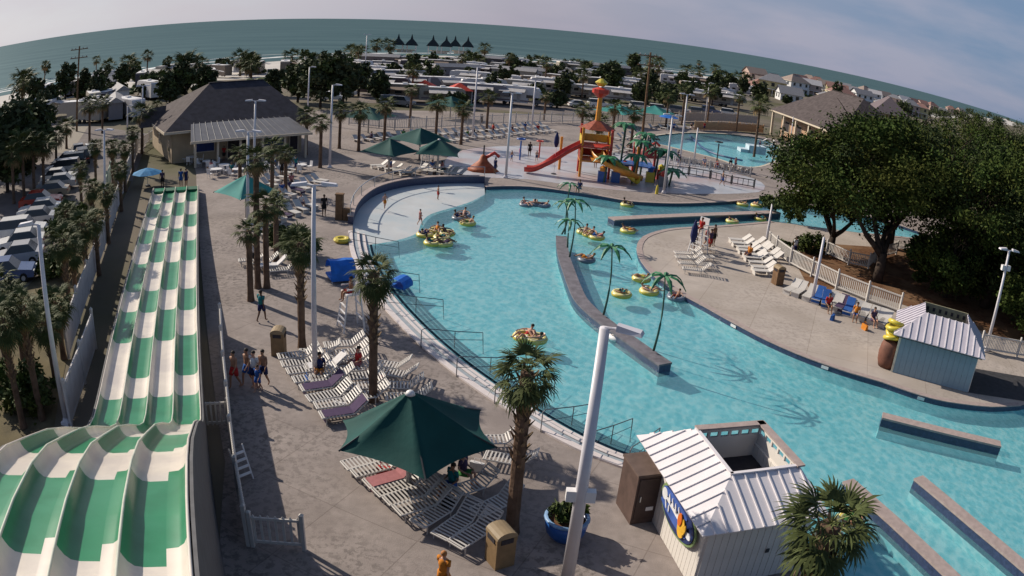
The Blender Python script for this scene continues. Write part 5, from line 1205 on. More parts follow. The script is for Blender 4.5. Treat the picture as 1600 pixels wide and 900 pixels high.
# blue lane rope across the round pool
q = MB(); a = [G(*p)+Vector((0, 0, .12)) for p in ((1078,213),(1098,232),(1122,243),(1160,252))]; q.tube(smoothline(a, 4), .14, mat('dark_blue_rope', (.02, .06, .16), .5), 6); tag(q.build('lane_rope'), 'dark blue curved barrier rope crossing the round pool', 'rope')
q = MB(); gg = G(1180, 238); q.box((0, 0, .5), (2.8, 2.2, 1.2), mat('pale_blue_steps', (.45, .55, .62))); q.box((-2.0, 0, .15), (1.4, 2.2, .5), mat('pale_blue_steps', (.45, .55, .62))); tag(q.build('pool_slide_block', loc=gg), 'pale blue stepped block at the right end of the round pool', 'pool steps')
# ================================================================== buildings
def local(par_loc, ang): return Matrix.Translation(par_loc) @ Matrix.Rotation(ang, 4, 'Z')
def hip_roof(par, u0, u1, v0, v1, z, ridge, ru0, ru1, mt, mt2=None, name='roof'):
    rv = (v0+v1)/2; c = [Vector((u0, v0, z)), Vector((u1, v0, z)), Vector((u1, v1, z)), Vector((u0, v1, z))]; r0, r1 = Vector((ru0, rv, ridge)), Vector((ru1, rv, ridge)); m = MB()
    m.add(c+[r0, r1], [(0, 1, 5, 4), (2, 3, 4, 5)], mt); m.add(c+[r0, r1], [(3, 0, 4), (1, 2, 5)], mt2 or mt); m.add([p-Vector((0, 0, .12)) for p in c], [(3, 2, 1, 0)], mt)
    o = m.build(name, par)
    for a, b in ((0, 1), (1, 2), (2, 3), (3, 0)):
        d = c[b]-c[a]; q = MB(); q.box((0, 0, -.10), (d.length+.06, .08, .26), fascia_m); q.build('fascia', o, loc=(c[a]+c[b])/2, rz=atan2(d.y, d.x))
    q = MB(); d = r1-r0; q.box((0, 0, .03), (d.length+.3, .3, .07), mt); q.build('ridge_cap', o, loc=(r0+r1)/2)
    return o
def wall_box(par, u0, u1, v0, v1, z0, z1, m_, name='wall'):
    for a, b in (((u0, v0), (u1, v0)), ((u1, v0), (u1, v1)), ((u1, v1), (u0, v1)), ((u0, v1), (u0, v0))):
        a = Vector(a+(0,)); b = Vector(b+(0,)); d = b-a; q = MB(); q.box((0, 0, (z0+z1)/2), (d.length-.1, .2, z1-z0), m_); q.build(name, par, loc=(a+b)/2, rz=atan2(d.y, d.x))
def opening(par, u, v, w, z0, z1, m_=glass_m, rz=0, name='window', frame=True, off=.12):
    r = MB(); r.box((0, 0, (z0+z1)/2), (w, .08, z1-z0), m_); o = r.build(name, par, loc=(u, v-off if rz == 0 else v, 0), rz=rz)
    if frame:
        q = MB()
        for x in (-w/2, w/2): q.box((x, -.03, (z0+z1)/2), (.09, .10, z1-z0+.18), fascia_m)
        for z in (z0, z1): q.box((0, -.032, z), (w-.09, .09, .09), fascia_m)
        q.build('frame', o)['kind'] = 'stuff'
    return o
LB = Vector((-32.8, 70.6, 0)); lang = atan2(.61, .79)
pav = empty('pavilion', LB, lang, 'long snack pavilion with a dark hip roof and a grey porch roof, upper left', 'pavilion')
wall_box(pav, -1.8, 13.2, 3.6, 17, 0, 3.3, tan_m)
hip_roof(pav, -3.0, 14.6, 2.2, 18.2, 3.55, 7.75, 4.0, 10.6, roofdark_m, roofbrown_m)
pr = MB(); pr.hexa([(-.6, -.5, 2.66), (12.9, -.5, 2.66), (11.4, 3.6, 4.1), (.3, 3.6, 4.1)], [(-.6, -.5, 2.76), (12.9, -.5, 2.76), (11.4, 3.6, 4.22), (.3, 3.6, 4.22)], roofgrey_m); po = pr.build('porch_roof', pav)
for i in range(17):
    t = (i+.5)/17; q = MB(); a = Vector((-.6+13.5*t, -.5, 2.78)); b = Vector((.3+11.1*t, 3.6, 4.24)); q.tube([a, b], .025, roofgrey_m, 4); q.build('seam', po)
q = MB(); q.box((6.15, -.54, 2.66), (13.6, .1, .24), fascia_m); q.build('fascia', po)
for u in (0, 2.5, 5, 7.5, 10, 12.4):
    q = MB(); q.box((u, 0, 1.3), (.22, .22, 2.6), fascia_m); q.build('porch_post', pav)
opening(pav, 1.8, 3.6, 2.4, .95, 2.5, mat('blue_shutter', (.02, .04, .16), .6)); opening(pav, 9.8, 3.6, 2.8, .95, 2.5, mat('blue_shutter', (.02, .04, .16), .6)); opening(pav, 5.6, 3.6, 2.2, .0, 2.5, shade_in_m, name='doorway'); opening(pav, 12.3, 3.6, 1.0, 0, 2.3, shade_in_m, name='doorway')
q = MB(); q.box((10, 3.2, 2.62), (3.0, .08, .42), mat('menu_sign', (.55, .55, .58))); q.build('menu_board', pav)
for k in (5.2, 11.5): opening(pav, -1.9, k, 1.3, 1.1, 2.3, glass_m, rz=pi/2)
q = MB(); q.hexa([(-4.5, 10.5, 3.2), (-1.5, 10.5, 3.2), (-1.5, 13.5, 3.2), (-4.5, 13.5, 3.2)], [(-4.0, 12, 5.0), (-1.0, 12, 5.4), (-1.0, 12.02, 5.4), (-4.0, 12.02, 5.0)], roofbrown_m); q.build('side_gable', pav)
A1 = D(1203, 166, 150); A2 = D(1302, 191, 124); d = Vector((A2.x-A1.x, A2.y-A1.y, 0)); ra = atan2(d.y, d.x)
bh = empty('bath_house', Vector((A1.x, A1.y, 0)), ra, 'brown hip roofed bath house at the upper right, half hidden by the oaks', 'bath house')
Lb = 31; hip_roof(bh, 0, Lb, 0, 18, 5.0, 11.2, 9, 22, roofbrown_m); wall_box(bh, .9, Lb-.9, 2.6, 17, 0, 5.0, mat('warm_stucco', (.42, .27, .18), .85))
for k in range(6): q = MB(); q.box((1+k*5.8, .5, 2.5), (.4, .4, 5.0), fascia_m); q.build('column', bh)
for k in range(5): opening(bh, 3.9+k*5.8, 2.6, 2.6, .3 if k % 2 else 1.4, 3.4, shade_in_m, name='doorway' if k % 2 else 'window')
hut = empty('house', G(1352, 190), ra-.3, 'brown roofed hut behind the oak crowns, right of the bath house', 'house'); wall_box(hut, 0, 14, 0, 12, 0, 5, tan_m); hip_roof(hut, -.8, 14.8, -.8, 12.8, 5.1, 10.5, 5, 9, mat('mauve_shingle', (.15, .12, .13), .9))
# a beach house kit
def beach_house(loc, rz, w, dpt, st, wallm, roofm, label, group, hip=False):
    r = empty('beach_house', loc, rz, label, 'house', group); z = 0; zt = 3.0*st
    wall_box(r, -w/2, w/2, -dpt/2, dpt/2, 0, zt, wallm)
    if hip: hip_roof(r, -w/2-.6, w/2+.6, -dpt/2-.6, dpt/2+.6, zt+.1, zt+w*.28, -w*.15, w*.15, roofm)
    else:
        q = MB(); e_ = .6; a = [(-w/2-e_, -dpt/2-e_, zt-.2), (w/2+e_, -dpt/2-e_, zt-.2), (w/2+e_, dpt/2+e_, zt-.2), (-w/2-e_, dpt/2+e_, zt-.2), (-w/2-e_, 0, zt+dpt*.32), (w/2+e_, 0, zt+dpt*.32)]
        q.add(a, [(0, 1, 5, 4), (2, 3, 4, 5), (0, 3, 2, 1)], roofm); o = q.build('roof', r)
        for x_ in (-w/2, w/2): q = MB(); q.add([(x_, -dpt/2+.1, zt-.2), (x_, dpt/2-.1, zt-.2), (x_, 0, zt+dpt*.29)], [(0, 2, 1)], wallm); q.build('gable_wall', r)
    for f in range(st):
        for k in range(max(2, int(w/3))):
            u = -w/2+w*(k+.5)/max(2, int(w/3)); opening(r, u, -dpt/2, 1.3, 3*f+1.0, 3*f+2.4, glass_m, frame=False)
        for k in (-1, 1): opening(r, -w/2-.12, k*dpt*.22, 1.2, 3*f+1.0, 3*f+2.4, glass_m, rz=pi/2, frame=False)
    if st > 1:
        q = MB(); q.box((0, -dpt/2-1.0, 2.9), (w*.8, 1.9, .15), white_m)
        q.build('balcony', r)
        for x in (-w*.38, 0, w*.38): q = MB(); q.box((x, -dpt/2-1.8, 1.5), (.2, .2, 2.8), white_m); q.build('post', r)
    return r
rnd = random.Random(5)
hm_ = [mat('house_cream', (.50, .45, .36), .8), mat('house_white', (.60, .60, .60), .8), mat('house_pink', (.46, .34, .29), .8), mat('house_yellow', (.48, .42, .22), .8), mat('house_grey', (.33, .35, .38), .8)]
rm_ = [mat('roof_tan', (.28, .22, .19), .9), mat('roof_grey_far', (.20, .20, .22), .9), mat('roof_red', (.25, .14, .12), .9), mat('roof_pale', (.45, .43, .44), .7)]
hp = [(1178,130),(1195,134),(1212,138),(1222,131),(1240,144),(1248,136),(1266,148),(1275,140),(1262,137),(1290,146),(1306,152),(1318,148),(1333,156),(1350,152),(1345,162),(1365,158),(1380,160),(1378,168),(1396,165),(1410,168),(1425,170),(1440,172),(1455,174),(1470,176),(1485,177),(1500,178),(1232,156),(1206,148),(1190,145),(1297,160),(1312,165),(1420,178),(1437,182)]
for i, (x, y) in enumerate(sorted(hp)):
    w = rnd.uniform(7.5, 12); g = G(x, y+2)
    if g.y > 900: g = g*(900/g.y)
    cn = ('cream', 'white', 'pinkish', 'yellow', 'grey')
    k = rnd.randrange(5); beach_house(Vector((g.x, g.y, 0)), rnd.uniform(-.6, .4), w, rnd.uniform(6.5, 9), rnd.choice((1, 2, 2)), hm_[k], rnd.choice(rm_), '%s %s beach house, %s from the left in the town by the sea' % (('gabled', 'hip roofed')[i % 2], cn[k], ORD[i]), 'beach houses along the shore', bool(i % 2))
# three thatched looking dark beach pavilions behind the campground
for i, x in enumerate((636, 690, 724)):
    g = G(x, 84-2*(i == 0)); r = empty('beach_pavilion', g, .1, 'dark steep roofed beach pavilion, %s from the left on the shore' % ORD[i], 'beach pavilion', 'dark pavilions on the shore')
    for k in range(2 if i else 2):
        q = MB(); x0 = -4.2+6*k; q.lathe([(4.2, 3.4), (2.6, 5.0), (.8, 6.4), (.1, 8.6)], mat('dark_thatch', (.02, .03, .035), .9), 4, (x0, 0, 0)); q.build('roof', r)
        for a in (-2, 2):
            for b in (-2, 2): q = MB(); q.tube([(x0+a, b, 0), (x0+a, b, 3.6)], .2, white_m, 5); q.build('post', r)
    q = MB(); q.box((-1, 0, 1.2), (9, 4, .3), tan_m); q.build('deck_floor', r); q = MB(); q.box((-1, -2, .6), (7, .15, 1.2), fascia_m); q.build('skirt_wall', r)
# ================================================================== trailers
def rv_kit(kind, c):
    bm = mat('rv_'+c, rv_cols[c]); ms = {}
    L_ = {'trailer': 8.5, 'fifth': 10.5, 'motorhome': 9.5, 'mobile': 12}[kind]; H = {'trailer': 2.9, 'fifth': 3.6, 'motorhome': 3.2, 'mobile': 3.0}[kind]; Wd = 2.5
    if kind == 'fifth': prof = [(-L_/2, .55), (L_/2-2.6, .55), (L_/2-2.5, 1.7), (L_/2-.1, 1.75), (L_/2, 2.3), (L_/2-.8, H-.15), (L_/2-1.6, H), (-L_/2+.2, H-.1), (-L_/2, H-.4)]
    elif kind == 'motorhome': prof = [(-L_/2, .5), (L_/2, .5), (L_/2+.05, 1.6), (L_/2-.35, 2.8), (L_/2-.8, H), (-L_/2+.2, H), (-L_/2, H-.3)]
    elif kind == 'mobile': prof = [(-L_/2, .35), (L_/2, .35), (L_/2, H), (-L_/2, H)]
    else: prof = [(-L_/2, .5), (L_/2, .5), (L_/2+.1, 1.2), (L_/2-.3, H-.3), (L_/2-.9, H), (-L_/2+.3, H), (-L_/2, H-.3)]
    n = len(prof); q = MB(); vs = [(x, -Wd/2, z) for x, z in prof]+[(x, Wd/2, z) for x, z in prof]; q.add(vs, [tuple(range(n)), tuple(range(2*n-1, n-1, -1))]+[(i, i+n, (i+1) % n+n, (i+1) % n) for i in range(n)], bm); ms['body'] = q
    q = MB(); q.box((-.2, 0, H+.02), (L_-2.4, Wd*.96, .06), mat('rv_roof', (.62, .61, .62), .6)); ms['roof'] = q
    q = MB(); q.box((0, 0, H+.18), (.9, .8, .26), white_m); ms['air_conditioner'] = q
    q = MB(); q.box((-.3, -Wd/2-.01, .95), (L_-1.4, .03, .22), mat('rv_stripe', (.16, .12, .14), .5)); ms['stripe'] = q
    for i, x in enumerate((-L_*.34, -L_*.12, L_*.28)): q = MB(); q.box((x, -Wd/2-.012, 1.85), (1.2, .03, .62), glass_m); ms['window_%d' % i] = q
    q = MB(); q.box((L_*.09, -Wd/2-.012, 1.45), (.68, .035, 1.75), mat('rv_door', (.42, .40, .40), .5)); ms['door'] = q
    if kind == 'mobile':
        q = MB(); q.add([(-L_/2-.3, -Wd/2-.3, H), (L_/2+.3, -Wd/2-.3, H), (L_/2+.3, Wd/2+.3, H), (-L_/2-.3, Wd/2+.3, H), (-L_/2-.3, 0, H+.9), (L_/2+.3, 0, H+.9)], [(0, 1, 5, 4), (2, 3, 4, 5), (0, 4, 3), (1, 2, 5)], mat('rv_grey_roof', (.30, .29, .30), .8)); ms['roof'] = q; del ms['air_conditioner']
    else:
        q = MB(); q.add([(-2.6, -Wd/2, H-.35), (2.2, -Wd/2, H-.35), (2.2, -Wd/2-2.2, H-.85), (-2.6, -Wd/2-2.2, H-.85)], [(0, 1, 2, 3)], mat('awning_'+c, (.40, .38, .38) if c != 'tan' else (.20, .15, .12), .8)); ms['awning'] = q
        for i, x in enumerate((-L_*.16, -L_*.05)):
            for s_ in (-1, 1): q = MB(); q.M = Matrix.Translation((x, s_*Wd/2*.92, .38)) @ Matrix.Rotation(pi/2, 4, 'X'); q.lathe([(.36, -.12), (.38, 0), (.36, .12)], rubber_m, 10); ms['wheel_%d%d' % (i, s_)] = q
    return {k.split('_')[0] if k.startswith(('wheel', 'window')) else k: None for k in ()} or [(k.split('_')[0] if k.startswith(('wheel', 'window')) else k, v.mesh(k.split('_')[0] if k.startswith(('wheel', 'window')) else k)) for k, v in ms.items()]
RVK = {}
def rv(loc, rz, kind, c, label, group):
    key = (kind, c)
    if key not in RVK: RVK[key] = rv_kit(kind, c)
    r = empty('camper_trailer' if kind != 'motorhome' else 'motorhome', loc, rz, label, {'trailer': 'trailer', 'fifth': 'trailer', 'motorhome': 'motorhome', 'mobile': 'mobile home'}[kind], group)
    for nm, me in RVK[key]: put(nm, me, r)
    return r
KN = {'trailer': 'travel trailer', 'fifth': 'fifth wheel trailer', 'motorhome': 'motorhome', 'mobile': 'mobile home'}
rnd = random.Random(8)
rows = [('nearest row behind the splash pad', [(625,158),(690,160),(752,161),(800,160)], .05), ('second row behind the splash pad', [(600,146),(650,144),(705,146),(755,147),(815,146),(865,147),(918,152),(965,156)], .04), ('third row behind the splash pad', [(598,134),(640,132),(682,131),(735,133),(790,134),(842,136),(885,140),(935,143),(985,148),(1035,152),(1085,158),(1130,165)], .03),
   ('fourth row of the campground', [(590,122),(625,120),(668,120),(712,120),(758,121),(802,124),(850,126),(895,130),(945,132),(990,136),(1040,141),(1085,146),(1135,153)], 0), ('fifth row of the campground', [(520,113),(555,111),(600,109),(645,109),(690,110),(735,111),(780,113),(828,115),(870,118),(915,121),(960,124),(1010,128),(1055,132),(1105,138),(1150,145)], 0),
   ('sixth row of the campground', [(500,107),(540,105),(585,103),(630,103),(672,103),(715,103),(760,104),(802,106),(845,109),(890,111),(935,114),(985,118),(1030,122),(1080,128),(1130,134)], 0), 
   ('near row of the left campground', [(55,192),(85,184),(120,192),(150,186),(178,182),(205,180)], .5), ('second row of the left campground', [(68,170),(98,162),(135,170),(165,165),(190,160),(222,155),(255,150)], .45), ('third row of the left campground', [(80,152),(110,148),(140,144),(180,142),(215,136),(245,132),(305,142),(320,128)], .35), ('fourth row of the left campground', [(75,138),(120,134),(160,128),(225,124),(262,118),(300,118),(340,120),(372,112),(405,112),(440,116)], .3)]
for desc, pts, yaw in rows:
    if desc.startswith(('row closest', 'left row')): pts = pts[::2]
    for i, (x, y) in enumerate(pts):
        if rnd.random() < .08 and not desc.startswith('nearest'): continue
        g = G(x+rnd.uniform(-5, 5), y+1.0); kind = rnd.choice(('trailer', 'fifth', 'motorhome', 'trailer', 'fifth', 'mobile')); c = rnd.choice(('white', 'white', 'cream', 'grey', 'tan', 'white', 'dark'))
        if desc.startswith('nearest'): kind, c = (('motorhome', 'tan'), ('trailer', 'cream'), ('fifth', 'grey'), ('fifth', 'white'))[i]
        g = g+Vector((0, rnd.uniform(-.02, .02)*g.y, 0)); o = rv(g, (2.2 if 'left' in desc else yaw)+rnd.choice((0, 0, .12, -.12, .5, -.45))*(0 if desc.startswith('nearest') else 1)+rnd.gauss(0, .10)+(pi if rnd.random() < .5 else 0)*0+(rnd.choice((0, .35, -.3)) if 'left' in desc else 0), kind, c, '%s %s, %s from left in the %s' % (c if c != 'dark' else 'dark', KN[kind], ORD[i], desc), desc)
        if rnd.random() < .45: o.rotation_euler.z += pi*0
r = empty('red_canopy', G(662, 155), 0, 'red roofed canopy tent among the nearest trailers', 'tent'); q = MB(); q.lathe([(3.2, 2.4), (.1, 3.7)], mat('bright_red_roof', (.50, .05, .03), .7), 4); q.build('roof', r)
for a in (-2, 2):
    for b in (-2, 2): q = MB(); q.tube([(a, b, 0), (a, b, 2.5)], .06, white_m, 5); q.build('leg', r)
r = clone(r, G(716, 160), .3, None, 'second red canopy tent right of the palm', 'tents')
# ================================================================== cars
def car_kit(c, suv):
    bm = MT['car_'+c]; q = MB(); L_, Wd = 4.5, 1.8; h = 1.0 if not suv else 1.15; out = []
    prof = [(-2.25, .35), (2.2, .35), (2.25, .65), (2.1, h*.80), (1.0, h*.92), (-1.6, h*.98), (-2.2, h*.9)]
    if suv: prof = [(-2.25, .4), (2.2, .4), (2.25, .8), (2.1, h*.86), (1.1, h*.98), (-2.1, h), (-2.25, h*.9)]
    n = len(prof)
    def ext(pr, w0, w1, m_, zmid):
        vs = [(x, -(w0 if z < zmid else w1), z) for x, z in pr]+[(x, (w0 if z < zmid else w1), z) for x, z in pr]; k = len(pr); b = MB(); b.add(vs, [tuple(range(k)), tuple(range(2*k-1, k-1, -1))]+[(i, i+k, (i+1) % k+k, (i+1) % k) for i in range(k)], m_); return b
    out.append(('body', ext(prof, .9, .86, bm, .75)))
    top = 1.45 if not suv else 1.75
    cab = [(-1.75, h*.92), (1.05, h*.88), (.35, top), (-1.15, top)] if not suv else [(-2.15, h*.95), (1.15, h*.92), (.55, top), (-2.0, top)]
    out.append(('glasshouse', ext(cab, .82, .66, glass_m, h)))
    b = MB(); x0, x1 = (-1.12, .32) if not suv else (-1.98, .52); b.box(((x0+x1)/2, 0, top+.01), (x1-x0, 1.32, .05), bm); out.append(('roof', b))
    for x in (-1.4, 1.4):
        for y in (-.82, .82): b = MB(); b.M = Matrix.Translation((x, y, .33)) @ Matrix.Rotation(pi/2, 4, 'X'); b.lathe([(.30, -.11), (.33, -.06), (.33, .06), (.30, .11)], rubber_m, 12); b.lathe([(.17, -.125), (.17, .125)], metal_m, 8); out.append(('wheel', b))
    for y in (-.62, .62):
        b = MB(); b.box((2.22, y, .66), (.08, .36, .14), mat('headlamp', (.6, .6, .58), .2)); out.append(('headlight', b))
        b = MB(); b.box((-2.23, y, .75), (.06, .3, .14), red_m); out.append(('tail_light', b))
    return [(nm, b.mesh(nm)) for nm, b in out]
CK = {}
def car(loc, rz, c, suv, label, group):
    if (c, suv) not in CK: CK[(c, suv)] = car_kit(c, suv)
    r = empty('parked_car', loc, rz, label, 'car', group)
    for nm, me in CK[(c, suv)]: put(nm, me, r)
lang2 = atan2(SDIR.y, SDIR.x)+pi/2
ca, cb = G(6, 440), G(112, 256); cdv = (cb-ca); cnn = int(cdv.length/3.0); cang = atan2(cdv.y, cdv.x)
ccs = [('blue',0),('silver',0),('white',0),('white',1),('silver',0),('white',0),('red',0),('tan',0),('silver',0),('white',0),('silver',1),('black',1),('white',0),('grey',0),('silver',0),('white',1)]
for i in range(cnn):
    c, s_ = ccs[i % 16]; car(ca.lerp(cb, i/(cnn-1))+Vector((random.gauss(0, .15), random.gauss(0, .2), 0)), cang+pi/2+random.gauss(0, .04)+(pi if i % 3 == 0 else 0), c, bool(s_), '%s parked %s, %s from the near end of the left parking row' % (c, 'SUV' if s_ else 'car', ORD[i]), 'cars in the left parking lot')
for i, (p, c, s_) in enumerate([((128,254),'black',1),((122,243),'grey',0),((141,243),'white',0)]): car(G(*p), cang+.2, c, bool(s_), '%s %s, %s of the three parked across the end of the row' % (c, 'SUV' if s_ else 'car', ORD[i]), 'cars in the left parking lot')
rnd = random.Random(4)
for i, p in enumerate([(612,164),(628,166),(850,166),(880,164),(905,168),(935,168),(962,170),(1000,172),(1030,176),(1060,178),(1090,180),(640,150),(780,150),(1110,178),(1140,182),(430,118),(560,125),(540,150),(520,158),(875,153)]):
    c = rnd.choice(('black', 'silver', 'white', 'grey', 'blue')); s_ = rnd.random() < .6; car(G(*p), rnd.uniform(-.3, .3), c, s_, '%s %s, %s of the cars scattered among the trailers, reading upward from the fence' % (c, 'SUV' if s_ else 'car', ORD[i]), 'cars among the trailers')
# ================================================================== people
def skin_person(J, name):
    """J: joints -> (position, radius); one continuous skinned body with five fingers to each hand"""
    E_ = [('pel', 'spn'), ('spn', 'chs'), ('chs', 'nck'), ('nck', 'hd0'), ('hd0', 'hd1'), ('hd1', 'hd2')]
    for s_ in 'LR': E_ += [('chs', 'sh'+s_), ('sh'+s_, 'el'+s_), ('el'+s_, 'wr'+s_), ('wr'+s_, 'ha'+s_), ('pel', 'hp'+s_), ('hp'+s_, 'kn'+s_), ('kn'+s_, 'an'+s_), ('an'+s_, 'to'+s_)]
    keys = list(J); me = bpy.data.meshes.new('t'); me.from_pydata([J[k][0] for k in keys], [(keys.index(a), keys.index(b)) for a, b in E_], [])
    ob = bpy.data.objects.new('t', me); C.objects.link(ob); sk = ob.modifiers.new('s', 'SKIN'); sk.use_smooth_shade = True
    for i, k in enumerate(keys):
        v = me.skin_vertices[0].data[i]; r = J[k][1]; v.radius = (r, r) if not isinstance(r, tuple) else r; v.use_root = (k == 'pel')
    sb = ob.modifiers.new('u', 'SUBSURF'); sb.levels = 1; sb.render_levels = 1
    dg = bpy.context.evaluated_depsgraph_get(); out = bpy.data.meshes.new_from_object(ob.evaluated_get(dg)); bpy.data.objects.remove(ob)
    b = bmesh.new(); b.from_mesh(out); q = MB()
    for s_ in 'LR':
        w, h = Vector(J['wr'+s_][0]), Vector(J['ha'+s_][0]); d = (h-w).normalized(); a = d.cross(Vector((1, 0, 0)) if abs(d.x) < .8 else Vector((0, 0, 1))).normalized(); nn = d.cross(a)
        for k, l in enumerate((.062, .072, .068, .055)):
            o = h+a*(k-1.5)*.019; q.tube([o-d*.01, o+d*l*.55+nn*.006, o+d*l*.9+nn*.024], [.0095, .0085, .006], skinA_m, 5)
        o = w+d*.02+a*-.028; q.tube([o, o+d*.03-a*.028, o+d*.06-a*.034+nn*.01], [.011, .010, .007], skinA_m, 5)
    hd = (Vector(J['hd0'][0])+Vector(J['hd2'][0]))/2+Vector((0, 0, 0)); up = (Vector(J['hd2'][0])-Vector(J['hd0'][0])).normalized(); fw = Vector(J['_f'][0]) if '_f' in J else Vector((0, -1, 0))
    sd_ = up.cross(fw).normalized(); q.tube([hd+fw*.085+up*.02, hd+fw*.112-up*.018], [.008, .015], skinA_m, 5)
    for s_ in (-1, 1): q.ball(tuple(hd+sd_*s_*.078-up*.0), (.02, .02, .03), skinA_m, 6, 4)
    tmp = q.mesh('x'); b.from_mesh(tmp); b.to_mesh(out); b.free(); out.name = name
    out.materials.clear(); out.materials.append(skinA_m)
    for p in out.polygons: p.use_smooth = True; p.material_index = 0
    return out, hd, up, fw
def pose(kind):
    J = dict(pel=((0, 0, .95), (.13, .10)), spn=((0, 0, 1.12), (.12, .09)), chs=((0, 0, 1.32), (.14, .10)), nck=((0, 0, 1.46), .05), hd0=((0, -.01, 1.52), .07), hd1=((0, -.015, 1.60), .088), hd2=((0, 0, 1.68), .07))
    for s_, x in (('L', -1), ('R', 1)):
        J['sh'+s_] = ((x*.18, 0, 1.40), .055); J['el'+s_] = ((x*.235, .03, 1.12), .04); J['wr'+s_] = ((x*.25, -.06, .88), .028); J['ha'+s_] = ((x*.25, -.09, .80), (.036, .018))
        J['hp'+s_] = ((x*.09, 0, .88), .095); J['kn'+s_] = ((x*.10, -.02, .49), .06); J['an'+s_] = ((x*.10, .02, .08), .038); J['to'+s_] = ((x*.115, -.13, .035), .032)
    if kind == 'walk':
        J['knL'] = ((-.10, -.16, .52), .06); J['anL'] = ((-.10, -.20, .10), .038); J['toL'] = ((-.11, -.35, .06), .032)
        J['knR'] = ((.10, .05, .50), .06); J['anR'] = ((.10, .27, .14), .038); J['toR'] = ((.11, .15, .035), .032)
        J['elL'] = ((-.24, .12, 1.14), .04); J['wrL'] = ((-.25, .10, .90), .028); J['haL'] = ((-.25, .08, .82), (.036, .018)); J['elR'] = ((.24, -.08, 1.14), .04); J['wrR'] = ((.24, -.25, .98), .028); J['haR'] = ((.24, -.31, .93), (.036, .018))
    if kind == 'sit':
        dz = -.47
        for k in ('pel', 'spn', 'chs', 'nck', 'hd0', 'hd1', 'hd2', 'shL', 'shR', 'elL', 'elR', 'wrL', 'wrR', 'haL', 'haR', 'hpL', 'hpR'): p, r = J[k]; J[k] = ((p[0], p[1], p[2]+dz), r)
        for s_, x in (('L', -1), ('R', 1)):
            J['kn'+s_] = ((x*.12, -.42, .50), .06); J['an'+s_] = ((x*.12, -.45, .10), .038); J['to'+s_] = ((x*.13, -.60, .05), .032)
            J['wr'+s_] = ((x*.20, -.22, .56), .028); J['ha'+s_] = ((x*.18, -.30, .55), (.036, .018))
    if kind == 'float':      # reclining with the hips in the ring, head on the rim, knees over the rim, arms along the sides
        J.update(pel=((0, .05, .02), (.13, .10)), spn=((0, .20, .08), (.12, .09)), chs=((0, .36, .22), (.14, .10)), nck=((0, .46, .33), .05), hd0=((0, .49, .39), .07), hd1=((0, .50, .46), .088), hd2=((0, .51, .54), .07))
        for s_, x in (('L', -1), ('R', 1)):
            J['sh'+s_] = ((x*.18, .40, .28), .055); J['el'+s_] = ((x*.42, .22, .24), .04); J['wr'+s_] = ((x*.50, .0, .20), .028); J['ha'+s_] = ((x*.51, -.08, .19), (.036, .018))
            J['hp'+s_] = ((x*.09, -.02, .03), .095); J['kn'+s_] = ((x*.15, -.40, .30), .06); J['an'+s_] = ((x*.16, -.78, .12), .038); J['to'+s_] = ((x*.17, -.88, .20), .032)
    return J
def person_kit(kind):
    J = pose(kind); me, hd, up, fw = skin_person(J, 'person'); kit = {'body': me}
    q = MB(); c = hd+up*.035-fw*.018; q.ball((0, 0, 0), (.094, .10, .085), hair_m, 10, 6); mt_ = up.to_track_quat('Z', 'Y').to_matrix().to_4x4(); m2 = Matrix.Translation(c) @ mt_
    q.v = [tuple(m2 @ Vector(v)) for v in q.v]; kit['hair'] = q.mesh('hair', True)
    def lp(a, b, t): return Vector(J[a][0]).lerp(Vector(J[b][0]), t)
    q = MB(); q.tube([lp('pel', 'spn', .35), lp('pel', 'spn', 0), lp('pel', 'spn', -.45)], [.135, .155, .15], MT['cloth_navy'], 12)
    for s_ in 'LR': q.tube([lp('hp'+s_, 'kn'+s_, -.1), lp('hp'+s_, 'kn'+s_, .35), lp('hp'+s_, 'kn'+s_, .72)], [.11, .108, .10], MT['cloth_navy'], 10)
    kit['shorts'] = q.mesh('shorts', True)
    q = MB(); q.tube([lp('pel', 'spn', .2), lp('spn', 'chs', .0), lp('spn', 'chs', .6), lp('chs', 'nck', .2), lp('chs', 'nck', .75)], [.145, .145, .165, .15, .07], MT['cloth_white'], 12)
    for s_ in 'LR': q.tube([lp('chs', 'sh'+s_, .4), lp('chs', 'sh'+s_, 1), lp('sh'+s_, 'el'+s_, .55)], [.075, .075, .062], MT['cloth_white'], 8)
    kit['shirt'] = q.mesh('shirt', True)
    q = MB(); q.tube([lp('pel', 'spn', -.45), lp('pel', 'spn', .2), lp('spn', 'chs', .1), lp('spn', 'chs', .9)], [.12, .148, .138, .155], MT['cloth_navy'], 12); kit['swimsuit'] = q.mesh('swimsuit', True)
    return kit
PK = {}
def setm(o, m_): 
    o.material_slots[0].link = 'OBJECT'; o.material_slots[0].material = m_
def person(loc, rz, kind, skin, bottom, top_, label, hair=None, s=1.0, group=None, z=0):
    if kind not in PK: PK[kind] = person_kit(kind)
    k = PK[kind]; r = bpy.data.objects.new('person', k['body']); C.objects.link(r); r.location = Vector(loc)+Vector((0, 0, z)); r.rotation_euler.z = rz; r.scale = (s,)*3; setm(r, skin)
    tag(r, label, 'person', group); h = put('hair', k['hair'], r); setm(h, hair or hair_m)
    if bottom == 'swim': o = put('swimsuit', k['swimsuit'], r); setm(o, top_)
    else:
        o = put('shorts', k['shorts'], r); setm(o, bottom)
        if top_: o = put('shirt', k['shirt'], r); setm(o, top_)
    return r
sk = [skinA_m, skinB_m, skinC_m]; Mc = lambda n: MT['cloth_'+n]
